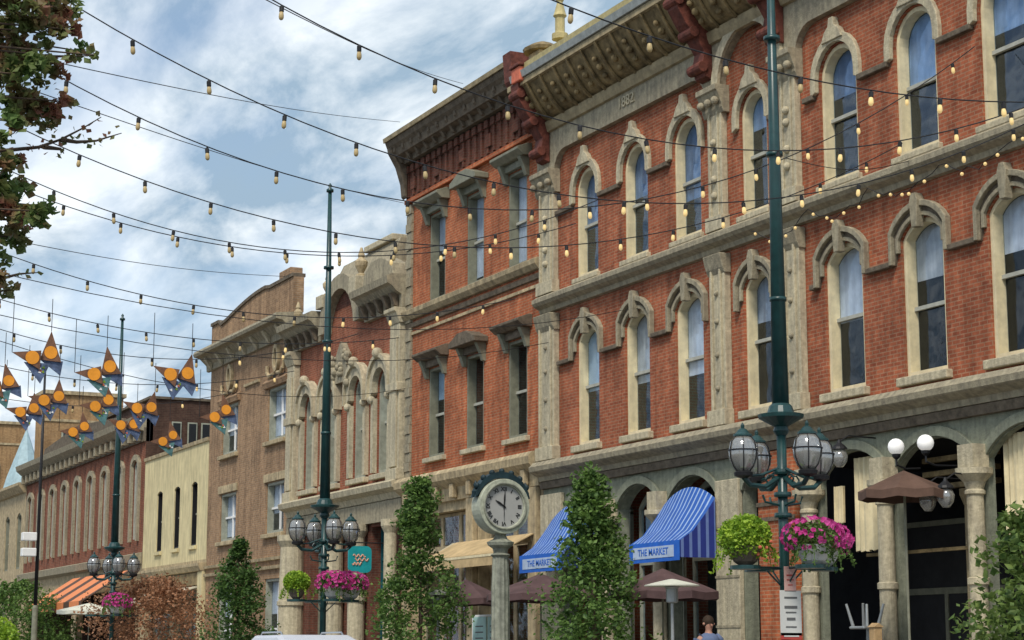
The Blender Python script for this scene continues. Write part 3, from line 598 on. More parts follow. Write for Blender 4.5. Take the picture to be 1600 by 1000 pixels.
# ------------------------------------------------------------------ the ornate building with grey stone trim
def ornate_building():
    T = thing('ornate_building', 'dark rose brick building with ornate grey stone arches and urns on its gable', 'building', (D, 56.2, 0))
    Y0, Y1 = 51.22, 61.35; cols = [52.95, 54.95, 57.4, 59.5]; cbn = [51.22, 53.95, 56.2, 58.45, 61.35]; h = .52
    wl = MB(); ops = []
    for i, c in enumerate(cols):
        o = (c-h, c+h, 6.75, 9.35, h); cell(wl, cbn[i], cbn[i+1], 5.9, 12.3, o); ops.append(o)
    wl.build('wall', 'brick_rose', T); body(T, 'brick_rose', Y0, Y1, 12.4)
    for i, o in enumerate(ops): window(T, o, 'frame_grey', (.55, .35, .5, .4)[i], .5, t=.11, bm='blind2')
    for i, c in enumerate(cols):
        hm = MB(); hm.band(outline(c-h-.02, c+h+.02, 9.2, 9.37, h+.02), outline(c-h-.26, c+h+.26, 9.05, 9.4, h+.28), D-.2, D-.002)
        hm.band(outline(c-h-.26, c+h+.26, 9.05, 9.4, h+.28), outline(c-h-.34, c+h+.34, 9.05, 9.44, h+.38), D-.28, D-.002)
        for s in (-1, 1):
            hm.box(D-.14, D-.002, c+s*(h+.14)-.1, c+s*(h+.14)+.1, 6.8, 9.04); hm.ball((D-.16, c+s*(h+.16), 9.0), .13, 10)
        hm.ball((D-.25, c, 10.33), .17, 10)
        hm.build('hood_mould', 'stone', T)
        box('sill', 'stone', T, D-.18, D+.1, c-h-.25, c+h+.25, 6.58, 6.74, .02)
    # cartouche over the middle pair
    ct = MB(); rr = random.Random(3)
    ct.prism([(55.4, 9.85), (57.0, 9.85), (56.85, 10.4), (56.45, 10.9), (56.2, 11.15), (55.95, 10.9), (55.55, 10.4)], 'x', D-.22, D-.01)
    for k in range(26): ct.ball((D-.20-rr.random()*.06, 56.2+rr.uniform(-.75, .75), 10.2+rr.uniform(-.45, .6)), rr.uniform(.06, .14), 8)
    ct.build('cartouche', 'stone_grey', T)
    for (a, b) in ((51.25, 52.0), (60.6, 61.32)):
        p = MB(); p.box(D-.22, D-.003, a, b, 6.5, 11.0); p.box(D-.28, D-.221, a+.12, b-.12, 6.8, 10.6); p.box(D-.32, D-.003, a-.04, b+.03, 6.42, 6.75); p.box(D-.32, D-.003, a-.04, b+.03, 9.0, 9.25)
        po = p.build('pilaster', 'stone', T, bevel=.015); c_ = MB(); c_.prism([(D-.003, 11.0), (D-.24, 11.0), (D-.36, 11.3), (D-.42, 11.34), (D-.42, 11.45), (D-.003, 11.45)], 'y', a-.06, b+.04); c_.build('capital', 'stone', po, bevel=.015)
    # split cornice with arched brick between
    pr = [(D-.003, 11.46), (D-.16, 11.47), (D-.18, 11.85), (D-.36, 11.95), (D-.50, 12.1), (D-.62, 12.16), (D-.66, 12.36), (D-.50, 12.44), (D-.003, 12.46)]
    for (a, b) in ((51.23, 54.3), (58.2, 61.34)):
        cc = cornice('cornice', 'stone_grey', T, pr, a, b)
        for k in range(5):
            y = a+.3+(b-a-.6)*k/4; bk = MB(); bk.prism([(D-.19, 11.5), (D-.30, 11.55), (D-.46, 11.9), (D-.19, 11.9)], 'y', y-.08, y+.08); bk.build('bracket', 'stone_dark', cc)
    gb_ = MB(); gb_.prism([(54.35, 12.31)]+arcpts(54.35, 58.15, 12.32, .85, 12)[::1]+[(58.15, 12.31)], 'x', D+.0, D+.35); gb_.build('gable', 'brick_dark', T)
    ar = MB(); ar.band(arcpts(54.9, 57.6, 11.6, 1.25, 12), arcpts(54.4, 58.1, 11.6, 1.72, 12), D-.3, D-.004); ar.build('gable_arch', 'stone_grey', T)
    mt = MB(); mt.box(D+.3, D+3.0, 53.3, 58.9, 12.45, 13.2); mt.prism([(D+.3, 13.201), (D+.75, 14.1), (D+2.6, 14.1), (D+3.0, 13.201)], 'y', 53.6, 58.6)
    mt.build('mansard', 'stone_grey', T); box('mansard_cap', 'stone', T, D+.6, D+2.8, 54.0, 56.4, 14.101, 14.3, .03)
    md = MB(); md.prism([(51.6, 12.47), (54.1, 12.47), (54.0, 12.9), (53.4, 13.2), (52.6, 13.2), (51.8, 12.9)], 'x', D-.3, D+.25); md.build('parapet_scroll', 'stone_grey', T, bevel=.03)
    for (y, z, s) in ((54.9, 13.0, .65), (57.9, 12.9, .55), (60.8, 12.47, .5), (52.0, 12.47, .35)):
        if z > 12.5: pd = MB(); pd.box(D-.36, D+.29, y-.3, y+.3, 12.47, z-.001); pd.build('pedestal', 'stone', T, bevel=.02)
        u = MB(); u.lathe((D-.05, y, z), [(.26*s, 0), (.26*s, .12*s), (.12*s, .2*s), (.30*s, .55*s), (.32*s, .75*s), (.14*s, .95*s), (.18*s, 1.05*s), (.05*s, 1.45*s)], 12); u.build('urn', 'stone_tan', T)
    # shopfront
    g = MB(); gops = [(52.0, 53.85), (54.75, 55.8), (56.75, 59.3)]; gb2 = [51.22, 54.3, 56.3, 61.35]
    for i, (a, b) in enumerate(gops): cell(g, gb2[i], gb2[i+1], 0, 5.9, (a, b, 0, 5.2, 0), dep=.4)
    g.build('shop_wall', 'brick_dark', T)
    cornice('shop_cornice', 'stone', T, [(D-.003, 5.9), (D-.12, 5.92), (D-.20, 6.1), (D-.42, 6.2), (D-.46, 6.36), (D-.30, 6.44), (D-.003, 6.5)], Y0+.01, Y1-.01)
    box('fascia', 'stone_grey', T, D-.14, D-.003, Y0+.02, Y1-.02, 5.3, 5.89)
    for y, r_ in ((60.2, .42), (56.25, .30), (54.3, .26), (51.6, .2)):
        c_ = MB(); c_.lathe((D-.3, y, 0), [(r_+.06, .13), (r_+.06, .6), (r_, .7), (r_, 3.0), (r_+.05, 3.02), (r_+.05, 3.15), (r_, 3.17), (r_*.92, 4.9), (r_+.08, 5.1), (r_+.08, 5.29)], 18); c_.build('column', 'stone', T)
    for i, (a, b) in enumerate(gops):
        f = MB(); x = D+.3; f.box(x, x+.08, a, a+.1, .13, 5.19); f.box(x, x+.08, b-.1, b, .13, 5.19); f.box(x, x+.08, a+.1, b-.1, 4.2, 4.3)
        fo = f.build('shop_window', 'teal_dark' if i == 0 else 'frame_olive', T); box('pane', 'glass', fo, x+.03, x+.036, a+.08, b-.08, .2, 5.15)
    dr = box('door', 'teal_dark', T, D+.45, D+.5, 52.15, 53.75, .13, 4.1); 
    box('brick_infill', 'brick_rose', T, D+.5, D+.6, 54.85, 55.7, .13, 3.4)
    return T
ornate_building()

# ------------------------------------------------------------------ tan brick building with curved parapet
def tan_building():
    T = thing('tan_brick_building', 'tan brick building with curved parapet and paired sash windows, left of the ornate building', 'building', (D, 66.2, 0))
    Y0, Y1 = 61.38, 71.0; cols = [63.0, 68.4]; cbn = [61.38, 65.7, 71.0]; wl = MB()
    hs = [.95, .95]; ops = []
    for i, c in enumerate(cols):
        h = hs[i]
        for (za, zb, s0, s1) in ((.0, 5.0, .6, 4.0), (5.0, 8.1, 5.55, 7.3), (8.1, 12.4, 8.75, 10.6)):
            o = (c-h, c+h, s0, s1, 0); cell(wl, cbn[i], cbn[i+1], za, zb, o); ops.append(o)
    wl.build('wall', 'brick_tan', T); body(T, 'brick_tan', Y0, Y1, 12.9)
    for k, o in enumerate(ops): window(T, o, 'frame_grey', .35 if k % 3 == 0 else (.9, .6)[k % 2], .5, t=.09, mull=True, bm='blind', rm='white')
    for c in cols:
        h = .95
        for z in (5.38, 8.58): box('sill', 'stone_tan', T, D-.14, D+.1, c-h-.15, c+h+.15, z, z+.15, .02)
        cornice('lintel', 'brick_tan', T, [(D-.003, 10.62), (D-.1, 10.62), (D-.16, 10.8), (D-.003, 10.95)], c-h-.3, c+h+.3)
        box('lintel', 'stone_tan', T, D-.06, D-.003, c-h-.2, c+h+.2, 7.32, 7.6, .01)
        # tall oval medallion
        md = MB(); n = 20; inn = [(c+.17*math.cos(2*math.pi*k/n), 11.6+.34*math.sin(2*math.pi*k/n)) for k in range(n+1)]; ou = [(c+.30*math.cos(2*math.pi*k/n), 11.6+.5*math.sin(2*math.pi*k/n)) for k in range(n+1)]
        md.band(inn, ou, D-.12, D-.003); mo = md.build('medallion', 'stone_tan', T)
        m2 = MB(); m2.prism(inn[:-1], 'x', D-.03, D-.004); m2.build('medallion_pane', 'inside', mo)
        sw = MB()
        for s in (-1, 1): sw.tube([(D-.08, c+s*.2, 11.05), (D-.1, c+s*.6, 11.0), (D-.1, c+s*.85, 11.15), (D-.08, c+s*.9, 11.4)], .07, 8)
        sw.build('swag', 'stone_tan', T)
    cornice('belt', 'stone_tan', T, [(D-.003, 10.98), (D-.08, 11.0), (D-.09, 11.09), (D-.003, 11.1)], 64.9, 66.6)
    for z in (4.3, 4.6): cornice('belt', 'stone_tan', T, [(D-.003, z), (D-.1, z+.02), (D-.12, z+.12), (D-.003, z+.14)], Y0+.01, Y1-.01)
    co_ = cornice('cornice', 'stone_grey', T, [(D-.003, 12.15), (D-.10, 12.17), (D-.12, 12.4), (D-.4, 12.66), (D-.62, 12.70), (D-.66, 12.80), (D-.62, 12.90), (D-.003, 12.96)], Y0-.0, Y1+.3)
    for k in range(7):
        y = Y0+.8+k*1.4; bk = MB(); bk.prism([(D-.13, 12.18), (D-.2, 12.24), (D-.42, 12.58), (D-.38, 12.62), (D-.13, 12.41)], 'y', y-.1, y+.1); bk.build('bracket', 'stone', co_)
    pb = MB(); top = [(71.0, 13.9), (70.0, 13.9), (69.7, 13.75), (69.0, 13.82)]+[(69.0-(i/10)*4.6, 13.82+.45*math.sin(math.pi*i/10*.5)**1) for i in range(1, 11)]+[(63.9, 14.2), (61.4, 14.2)]
    pb.prism([(61.4, 12.97), (71.0, 12.97)]+top, 'x', D-.02, D+.35); pb.build('parapet', 'brick_tan', T)
    cp = MB(); cp.band([(p[0], p[1]+.002) for p in top], [(p[0], p[1]+.12) for p in top], D-.08, D+.4); cp.build('coping', 'stone_dark', T)
    box('parapet_post', 'brick_tan', T, D-.05, D+.4, 61.7, 62.9, 14.33, 14.58, .02)
    return T
tan_building()

def cream_building():
    T = thing('cream_building', 'low cream painted building with three narrow dark windows, left of the tan brick building', 'building', (D, 75.6, 0))
    Y0, Y1 = 71.05, 80.4; cols = [72.85, 75.3, 77.9]; cbn = [71.05, 74.1, 76.6, 80.4]; wl = MB()
    for i, c in enumerate(cols):
        o = (c-.42, c+.42, 5.6, 7.95, .12); cell(wl, cbn[i], cbn[i+1], 5.0, 9.5, o); window(T, o, 'iron', 0, .5, t=.06, rm='frame_grey')
        cornice('sill', 'cream_wall', T, [(D-.003, 5.44), (D-.1, 5.45), (D-.1, 5.58), (D-.003, 5.59)], c-.5, c+.5)
    wl.build('wall', 'cream_wall', T); body(T, 'cream_wall', Y0, Y1, 9.4)
    cornice('coping', 'stone_tan', T, [(D-.06, 9.501), (D-.08, 9.64), (D+.5, 9.64), (D+.5, 9.501)], Y0, Y1)
    g = MB(); cell(g, Y0, 75.5, 0, 4.999, (71.7, 75.2, 0, 3.9, 0)); cell(g, 75.5, Y1, 0, 4.999, (75.9, 79.8, 0, 3.9, 0)); g.build('shop_wall', 'stone_tan', T)
    cornice('shop_cornice', 'stone_tan', T, [(D-.003, 4.55), (D-.2, 4.57), (D-.3, 4.75), (D-.3, 4.85), (D-.003, 4.9)], Y0+.01, Y1-.01)
    box('sign_board', 'olive', T, D-.1, D-.004, Y0+.6, Y1-.6, 4.05, 4.5)
    box('corner_pilaster', 'cream_wall', T, D-.14, D-.003, Y0+.02, Y0+.62, .13, 4.54)
    for (a, b) in ((71.7, 75.2), (75.9, 79.8)):
        f = MB(); x = D+.2; f.box(x, x+.08, a, a+.1, .13, 3.89); f.box(x, x+.08, b-.1, b, .13, 3.89); f.box(x, x+.08, (a+b)/2-.05, (a+b)/2+.05, .13, 3.89)
        fo = f.build('shop_window', 'frame_olive', T); box('pane', 'glass', fo, x+.03, x+.036, a+.08, b-.08, .2, 3.85)
cream_building()

def far_building():
    T = thing('brick_building', 'long far red brick building with nine tall windows and a grey bracketed cornice', 'building', (D, 93, 0))
    Y0, Y1 = 80.45, 105.2; n = 9; cw = (Y1-Y0)/n; wl = MB()
    for i in range(n):
        a = Y0+cw*i; c = a+cw/2; o = (c-.5, c+.5, 6.3, 9.5, .2); cell(wl, a, a+cw, 5.2, 10.4, o)
        window(T, o, 'rail', .6, .5, t=.16, bm='blind2')
        pl = MB(); pl.band(outline(c-.5, c+.5, 6.2, 9.5, .22), outline(c-.75, c+.75, 6.2, 9.55, .4), D-.12, D-.003); pl.build('window_surround', 'stone_grey', T)
    wl.build('wall', 'brick_far', T); body(T, 'brick_umber', Y0, Y1, 11.4)
    ra = box('rooftop_storey', 'brick_umber', T, D+.25, D+9, Y0+.01, Y0+9, 11.401, 12.25); box('coping', 'stone_dark', ra, D+.1, D+9.1, Y0-.08, Y0+9.1, 12.252, 12.36)
    for xw in (D+1.1, D+1.8, D+2.4, D+3.2):
        f = box('side_window', 'frame_grey', T, xw, xw+.42, Y0-.06, Y0-.003, 10.0, 11.3); box('pane', 'car_glass', f, xw+.05, xw+.37, Y0-.075, Y0-.061, 10.06, 11.24)
    box('frieze', 'stone_dark', T, D-.1, D+.3, Y0, Y1, 10.401, 11.0)
    co_ = cornice('cornice', 'stone_grey', T, [(D-.101, 10.85), (D-.3, 10.9), (D-.6, 11.15), (D-.66, 11.4), (D+.3, 11.45), (D+.3, 11.001), (D-.101, 11.001)], Y0+.0, Y1)
    for k in range(24):
        y = Y0+.5+k*1.03; bk = MB(); bk.box(D-.4, D-.102, y-.14, y+.14, 10.45, 10.84); bk.build('bracket', 'stone_grey', co_)
    pp = MB(); pp.prism([(84.5, 11.46), (100.5, 11.46), (100, 11.9), (92.5, 12.35), (85, 11.9)], 'x', D-.2, D+.25); pp.build('parapet', 'stone_dark', T)
    g = MB(); cell(g, Y0, 92.8, 0, 5.199, (81.2, 92.3, 0, 4.2, 0)); cell(g, 92.8, Y1, 0, 5.199, (93.3, 104.6, 0, 4.2, 0)); g.build('shop_wall', 'stone_tan', T)
    cornice('shop_cornice', 'stone_grey', T, [(D-.003, 5.2), (D-.3, 5.3), (D-.35, 5.6), (D-.003, 5.7)], Y0+.01, Y1-.01)
far_building()

def far_tan(name, label, y0, y1, z1, m, x=D, rows=((5.6, 8.2),), n=4, dep=14):
    T = thing(name, label, 'building', (x, (y0+y1)/2, 0)); wl = MB(); cw = (y1-y0)/n
    zc = [0]+[(rows[k][1]+rows[k+1][0])/2 for k in range(len(rows)-1)]+[z1]
    if len(rows) == 1: zc = [0, z1]
    for i in range(n):
        for k, (s0, s1) in enumerate(rows):
            c = y0+cw*(i+.5); o = (c-.6, c+.6, s0, s1, .25); cell(wl, y0+cw*i, y0+cw*(i+1), zc[k], zc[k+1], o, x=x); window(T, o, 'frame_olive', .4, .5, t=.1, x=x)
    wl.build('wall', m, T); body(T, m, y0, y1, z1-.1, dep, x)
    cornice('cornice', 'stone_tan', T, [(x-.003, z1-.55), (x-.15, z1-.5), (x-.45, z1-.15), (x-.45, z1), (x+.4, z1+.02), (x+.4, z1-.1), (x-.003, z1-.1)], y0, y1)
    return T
far_tan('tan_stone_building', 'pale tan stone building with arched windows at the far left end of the row', 105.3, 128, 10.6, 'stone_tan', rows=((1.0, 4.4), (6.0, 8.8)), n=7)
# taller blocks standing behind the row
def block(name, label, x0, x1, y0, y1, z1, m, wins):
    T = thing(name, label, 'building', ((x0+x1)/2, (y0+y1)/2, 0))
    box('wall', m, T, x0, x1, y0, y1, 0, z1); box('coping', 'stone_tan', T, x0-.15, x1+.15, y0-.15, y1+.15, z1+.002, z1+.22)
    box('belt', 'stone_tan', T, x0-.05, x1+.05, y0-.06, y0-.003, z1-1.6, z1-1.45)
    for (xa, xb, za, zb) in wins:
        f = MB(); f.band([(xa+.1, za+.1), (xb-.1, za+.1), (xb-.1, zb-.1), (xa+.1, zb-.1), (xa+.1, za+.1)], [(xa, za), (xb, za), (xb, zb), (xa, zb), (xa, za)], 0, .14)
        f.v = [(p[1], y0-.04-p[0]*.5, p[2]) for p in f.v]
        fo = f.build('window', 'frame_grey', T); box('pane', 'car_glass', fo, xa+.08, xb-.08, y0-.03, y0-.01, za+.08, zb-.08)
block('ochre_brick_block', 'plain ochre brick block rising behind the far red brick building', 23.2, 27.8, 112, 114.5, 16.4, 'brick_ochre', [(24.2, 25.0, 12.9, 14.3), (26.0, 26.8, 12.9, 14.3)])
block('orange_brick_tower', 'distant orange tan brick tower at the far left edge', 20.5, 29.8, 150, 165, 18.9, 'brick_ochre', [(22.5+k*2.1, 23.6+k*2.1, 13.5, 15.8) for k in range(3)])
t = thing('church_spire', 'slim pale blue steeple seen between the far tan building and the red brick row', 'spire', (at(38, 760, y=140).x, 140, 0))
p0 = W[t]; zt = at(47, 672, y=140).z; f = MB(); f.lathe(tuple(p0), [(2.0, .0), (2.0, zt-6.5)], 4); f.build('tower', 'stone_grey', t)
f = MB(); f.lathe(tuple(p0), [(2.1, zt-6.49), (1.3, zt-3.5), (.05, zt)], 8); f.build('steeple', 'spire', t)

# ------------------------------------------------------------------ street lamps
KX = 15.5
def make_lamp(label, loc, heads=True, ped=True, group='green lamp posts along the kerb'):
    T = thing('street_lamp', label, 'lamp post', loc, group); x, y, _ = loc
    b = MB()
    if heads:
        b.lathe((x, y, 0), [(.24, .13), (.24, .3), (.19, .36), (.17, .9), (.20, .95), (.13, 1.1)], 16, flute=.08); b.build('base', 'pole', T)
        s_ = MB(); s_.tube([(x, y, 1.1), (x, y, 4.78)], [.075, .07], 12); s_.build('shaft', 'pole', T, True)
        m_ = MB(); m_.tube([(x, y, 5.02), (x, y, 8.8), (x, y, 12.5)], [.125, .085, .045], 14); m_.lathe((x, y, 12.5), [(.09, 0), (.09, .06), (.03, .1), (.05, .16), (.01, .22)], 10)
        for z_ in (6.6, 8.8, 10.6): m_.lathe((x, y, z_), [(.125, 0), (.125, .06)], 12)
        m_.build('mast', 'pole', T, True)
        c_ = MB(); c_.lathe((x, y, 4.62), [(.08, 0), (.12, .06), (.10, .12), (.20, .18), (.33, .25), (.34, .30), (.20, .33), (.17, .42), (.13, .46)], 16); c_.build('collar', 'pole', T)
        for z_ in (3.42, 3.72, 4.05): rg = MB(); rg.lathe((x, y, z_), [(.12, 0), (.13, .03), (.12, .07)], 14); rg.build('ring', 'pole', T)
        for dx, dy in ((1, 0), (-1, 0), (0, 1), (0, -1)):
            rg = MB(); rg.tube([(x+dx*.05, y+dy*.05, 3.60), (x+dx*.30, y+dy*.30, 3.64), (x+dx*.34, y+dy*.34, 3.74)], .018, 6); rg.build('hook', 'pole', T)
        for dx, dy in ((1, 0), (-1, 0), (0, 1), (0, -1)):
            ax, ay = x+dx*.66, y+dy*.66
            a_ = MB(); a_.tube([(x+dx*.06, y+dy*.06, 4.0), (x+dx*.3, y+dy*.3, 3.86), (x+dx*.55, y+dy*.55, 3.88), (ax, ay, 3.98)], .038, 8)
            a_.tube([(x+dx*.06, y+dy*.06, 4.14), (x+dx*.35, y+dy*.35, 4.03), (ax-dx*.05, ay-dy*.05, 4.0)], .022, 6)
            a_.tube([(x+dx*(.2+.09*math.cos(t/6*math.pi*2)), y+dy*(.2+.09*math.cos(t/6*math.pi*2)), 3.97+.07*math.sin(t/6*math.pi*2)) for t in range(7)], .014, 6)
            ao = a_.build('lamp_arm', 'pole', T)
            l_ = MB(); l_.lathe((ax, ay, 3.97), [(.05, 0), (.13, .03), (.14, .08), (.11, .10)], 14); l_.build('lantern_base', 'iron', T)
            g_ = MB(); g_.lathe((ax, ay, 4.07), [(.10, 0), (.16, .07), (.205, .18), (.215, .28), (.185, .42), (.12, .50)], 16); go = g_.build('lantern', 'lantern', T, True)
            bb = MB(); bb.lathe((ax, ay, 4.12), [(.04, 0), (.06, .08), (.06, .22), (.03, .28)], 8); bb.build('lamp', 'white', go)
            for q_ in range(6):
                t = q_*math.pi/3; rb = [(.105, .0), (.165, .07), (.21, .18), (.22, .28), (.19, .42), (.125, .50)]
                if q_ == 0: cg = MB()
                cg.tube([(ax+math.cos(t)*r_, ay+math.sin(t)*r_, 4.07+z_) for r_, z_ in rb], .009, 5)
            cg.lathe((ax, ay, 4.36), [(.222, 0), (.222, .02)], 16, 0); cg.build('cage', 'iron', go)
            cp = MB(); cp.lathe((ax, ay, 4.571), [(.14, 0), (.14, .025), (.10, .05), (.06, .10), (.025, .12), (.03, .16), (.005, .20)], 14); cp.build('lantern_cap', 'pole', T)
            br = MB(); br.tube([(x+dx*.07, y+dy*.07, 2.70), (x+dx*.80, y+dy*.80, 2.70)], .02, 8); br.tube([(x+dx*.07, y+dy*.07, 2.45), (x+dx*.30, y+dy*.30, 2.66)], .013, 6)
            br.lathe((x+dx*.66, y+dy*.66, 2.67), [(.02, 0), (.22, .0), (.22, .055), (.02, .055)], 16); br.build('basket_arm', 'pole', T)
    else:
        b.lathe((x, y, 0), [(.17, .13), (.17, 1.0), (.12, 1.1), (.11, 3.2), (.07, 3.3)], 12); b.build('base', 'frame_olive', T)
        m_ = MB(); m_.tube([(x, y, 3.3), (x, y, 8.0), (x, y, 12.4)], [.075, .06, .045], 10); m_.build('mast', 'iron', T, True)
        for z_ in (5.15, 5.75): box('junction_box', 'white', T, x-.62, x-.08, y-.2, y+.2, z_, z_+.32, .03)
    return T
pR = at(1221, 690, x=KX); pM = at(507, 820, x=KX); pL = at(178, 880, x=KX); pF = at(63, 760, x=KX)
make_lamp('nearest dark green lamp post, before the large red brick building', (KX, pR.y, 0))
make_lamp('dark green lamp post before the ornate rose brick building, teal sign beside it', (KX, pM.y, 0))
make_lamp('dark green lamp post before the cream building, furthest with lanterns', (KX, pL.y, 0))
make_lamp('thin black mast without lanterns, by the orange striped awning', (KX, pF.y, 0), heads=False, group='masts along the kerb')

# ------------------------------------------------------------------ foliage
def leaves(pts, size, rnd, flat=.35, ppl=1):
    """one small folded leaf per point"""
    mb = MB()
    for (p, s) in pts:
        a = rnd.uniform(0, 2*math.pi); b = rnd.uniform(-.9, .9); u = Vector((math.cos(a)*math.cos(b), math.sin(a)*math.cos(b), math.sin(b)))
        v = u.cross(Vector((rnd.uniform(-1, 1), rnd.uniform(-1, 1), rnd.uniform(.2, 1)))).normalized(); n = u.cross(v)
        L = size*s; w_ = L*flat; k = len(mb.v); c = Vector(p)
        mb.v += [tuple(c-u*L*.5), tuple(c+v*w_+n*L*.08), tuple(c+u*L*.5), tuple(c-v*w_+n*L*.08)]
        mb.f += [(k, k+1, k+2), (k, k+2, k+3)]
    return mb
def cone_tree(name, label, cat, base, h, prof, n, leaf, seed, m='leaf', group=None, z0=.9, trunk=.07, clump=26):
    rnd = random.Random(seed); T = thing(name, label, cat, base, group); bx_, by_, bz = base
    tr = MB(); tr.tube([(bx_, by_, bz), (bx_+.03, by_, bz+h*.4), (bx_-.03, by_+.02, bz+h*.93)], [trunk, trunk*.7, .015], 8)
    cl = []
    def rad(t):
        for (a, ra), (b, rb) in zip(prof[:-1], prof[1:]):
            if a <= t <= b: return ra+(rb-ra)*(t-a)/(b-a)
        return prof[-1][1]
    for k in range(clump*6):
        t = rnd.random()**.85; a = rnd.uniform(0, 2*math.pi); r_ = rad(t)*(rnd.random()**.45)
        z = bz+z0+(h-z0)*t; s = rnd.uniform(.14, .42)*(.5+rad(t)*.9); p = Vector((bx_+math.cos(a)*r_, by_+math.sin(a)*r_, z)); cl.append((p, s))
        if k % 9 == 0: tr.tube([(bx_, by_, z-.25*r_-.1), tuple(p)], [.018, .006], 5)
    tr.build('trunk', 'bark', T)
    pts = []
    for _ in range(n):
        p, s = cl[rnd.randrange(len(cl))]; d = Vector((rnd.gauss(0, 1), rnd.gauss(0, 1), rnd.gauss(0, .8))); d = d.normalized()*rnd.random()**.4*s
        pts.append((p+d, rnd.uniform(.45, 1.5)))
    leaves(pts, leaf, rnd).build('crown', m, T)
    return T
def ht(px, py, x): return at(px, py, x=x)
G = 'slim green trees planted along the sidewalk'
q = ht(375, 848, 17); cone_tree('street_tree', 'slim dark green cone tree in front of the tan brick building', 'tree', (17, q.y, .13), q.z-.13, [(0, .85), (.35, .86), (.6, .62), (.8, .36), (1, .08)], 9500, .09, 11, group=G, clump=26)
q = ht(657, 752, 17); cone_tree('street_tree', 'tall green tree left of the street clock, narrow top and wide skirt', 'tree', (17, q.y, .13), q.z-.13, [(0, .9), (.40, .92), (.54, .50), (.68, .42), (.85, .44), (.95, .3), (1, .15)], 10500, .092, 12, 'leaf2', group=G, clump=27)
q = ht(925, 738, 17); cone_tree('street_tree', 'bushy green tree between the two blue awnings', 'tree', (17, q.y, .13), q.z-.13, [(0, .95), (.4, .92), (.58, .66), (.72, .36), (.9, .30), (.97, .2), (1, .08)], 11000, .09, 13, 'leaf2', group=G, clump=26)
q = ht(1580, 805, 17); cone_tree('sapling', 'loose light green sapling at the right edge before the arcade', 'tree', (17, q.y-.25, .13), q.z-.2, [(0, .7), (.4, .72), (.6, .70), (.8, .52), (1, .15)], 2600, .115, 14, 'leaf_fresh', trunk=.03, clump=14)
q = at(240, 893, x=17); cone_tree('copper_tree', 'wide copper red leaved tree below the cream building', 'tree', (17, q.y, .13), 3.7, [(0, 1.0), (.25, 1.7), (.6, 2.1), (.8, 1.6), (1, .4)], 11000, .095, 15, 'leaf_copper', z0=1.2, clump=16)
q = at(28, 900, x=17); cone_tree('street_tree', 'dark green tree at the lower left edge beside the thin mast', 'tree', (17, q.y, .13), 4.4, [(0, 1.6), (.4, 2.6), (.7, 2.1), (1, .5)], 9000, .13, 16, 'leaf2', z0=1.0, clump=20)
q = at(-4, 968, y=34); T = thing('lime_shrub', 'bright lime green rounded shrub at the bottom left corner', 'shrub', (q.x, 34, 0)); rnd = random.Random(5)
st = MB()
for k in range(6): st.tube([(q.x, 34, 0), (q.x+rnd.uniform(-.3, .3), 34+rnd.uniform(-.3, .3), 1.5)], [.03, .01], 5)
st.build('stem', 'bark', T)
pts = []
for k in range(5000):
    d = Vector((rnd.gauss(0, 1), rnd.gauss(0, 1), rnd.gauss(0, 1))).normalized()*rnd.random()**.3; pts.append((Vector((q.x, 34, 1.45))+Vector((d.x*.45, d.y*.45, d.z*.68)), rnd.uniform(.7, 1.2)))
leaves(pts, .07, rnd).build('foliage', 'leaf_lime', T)

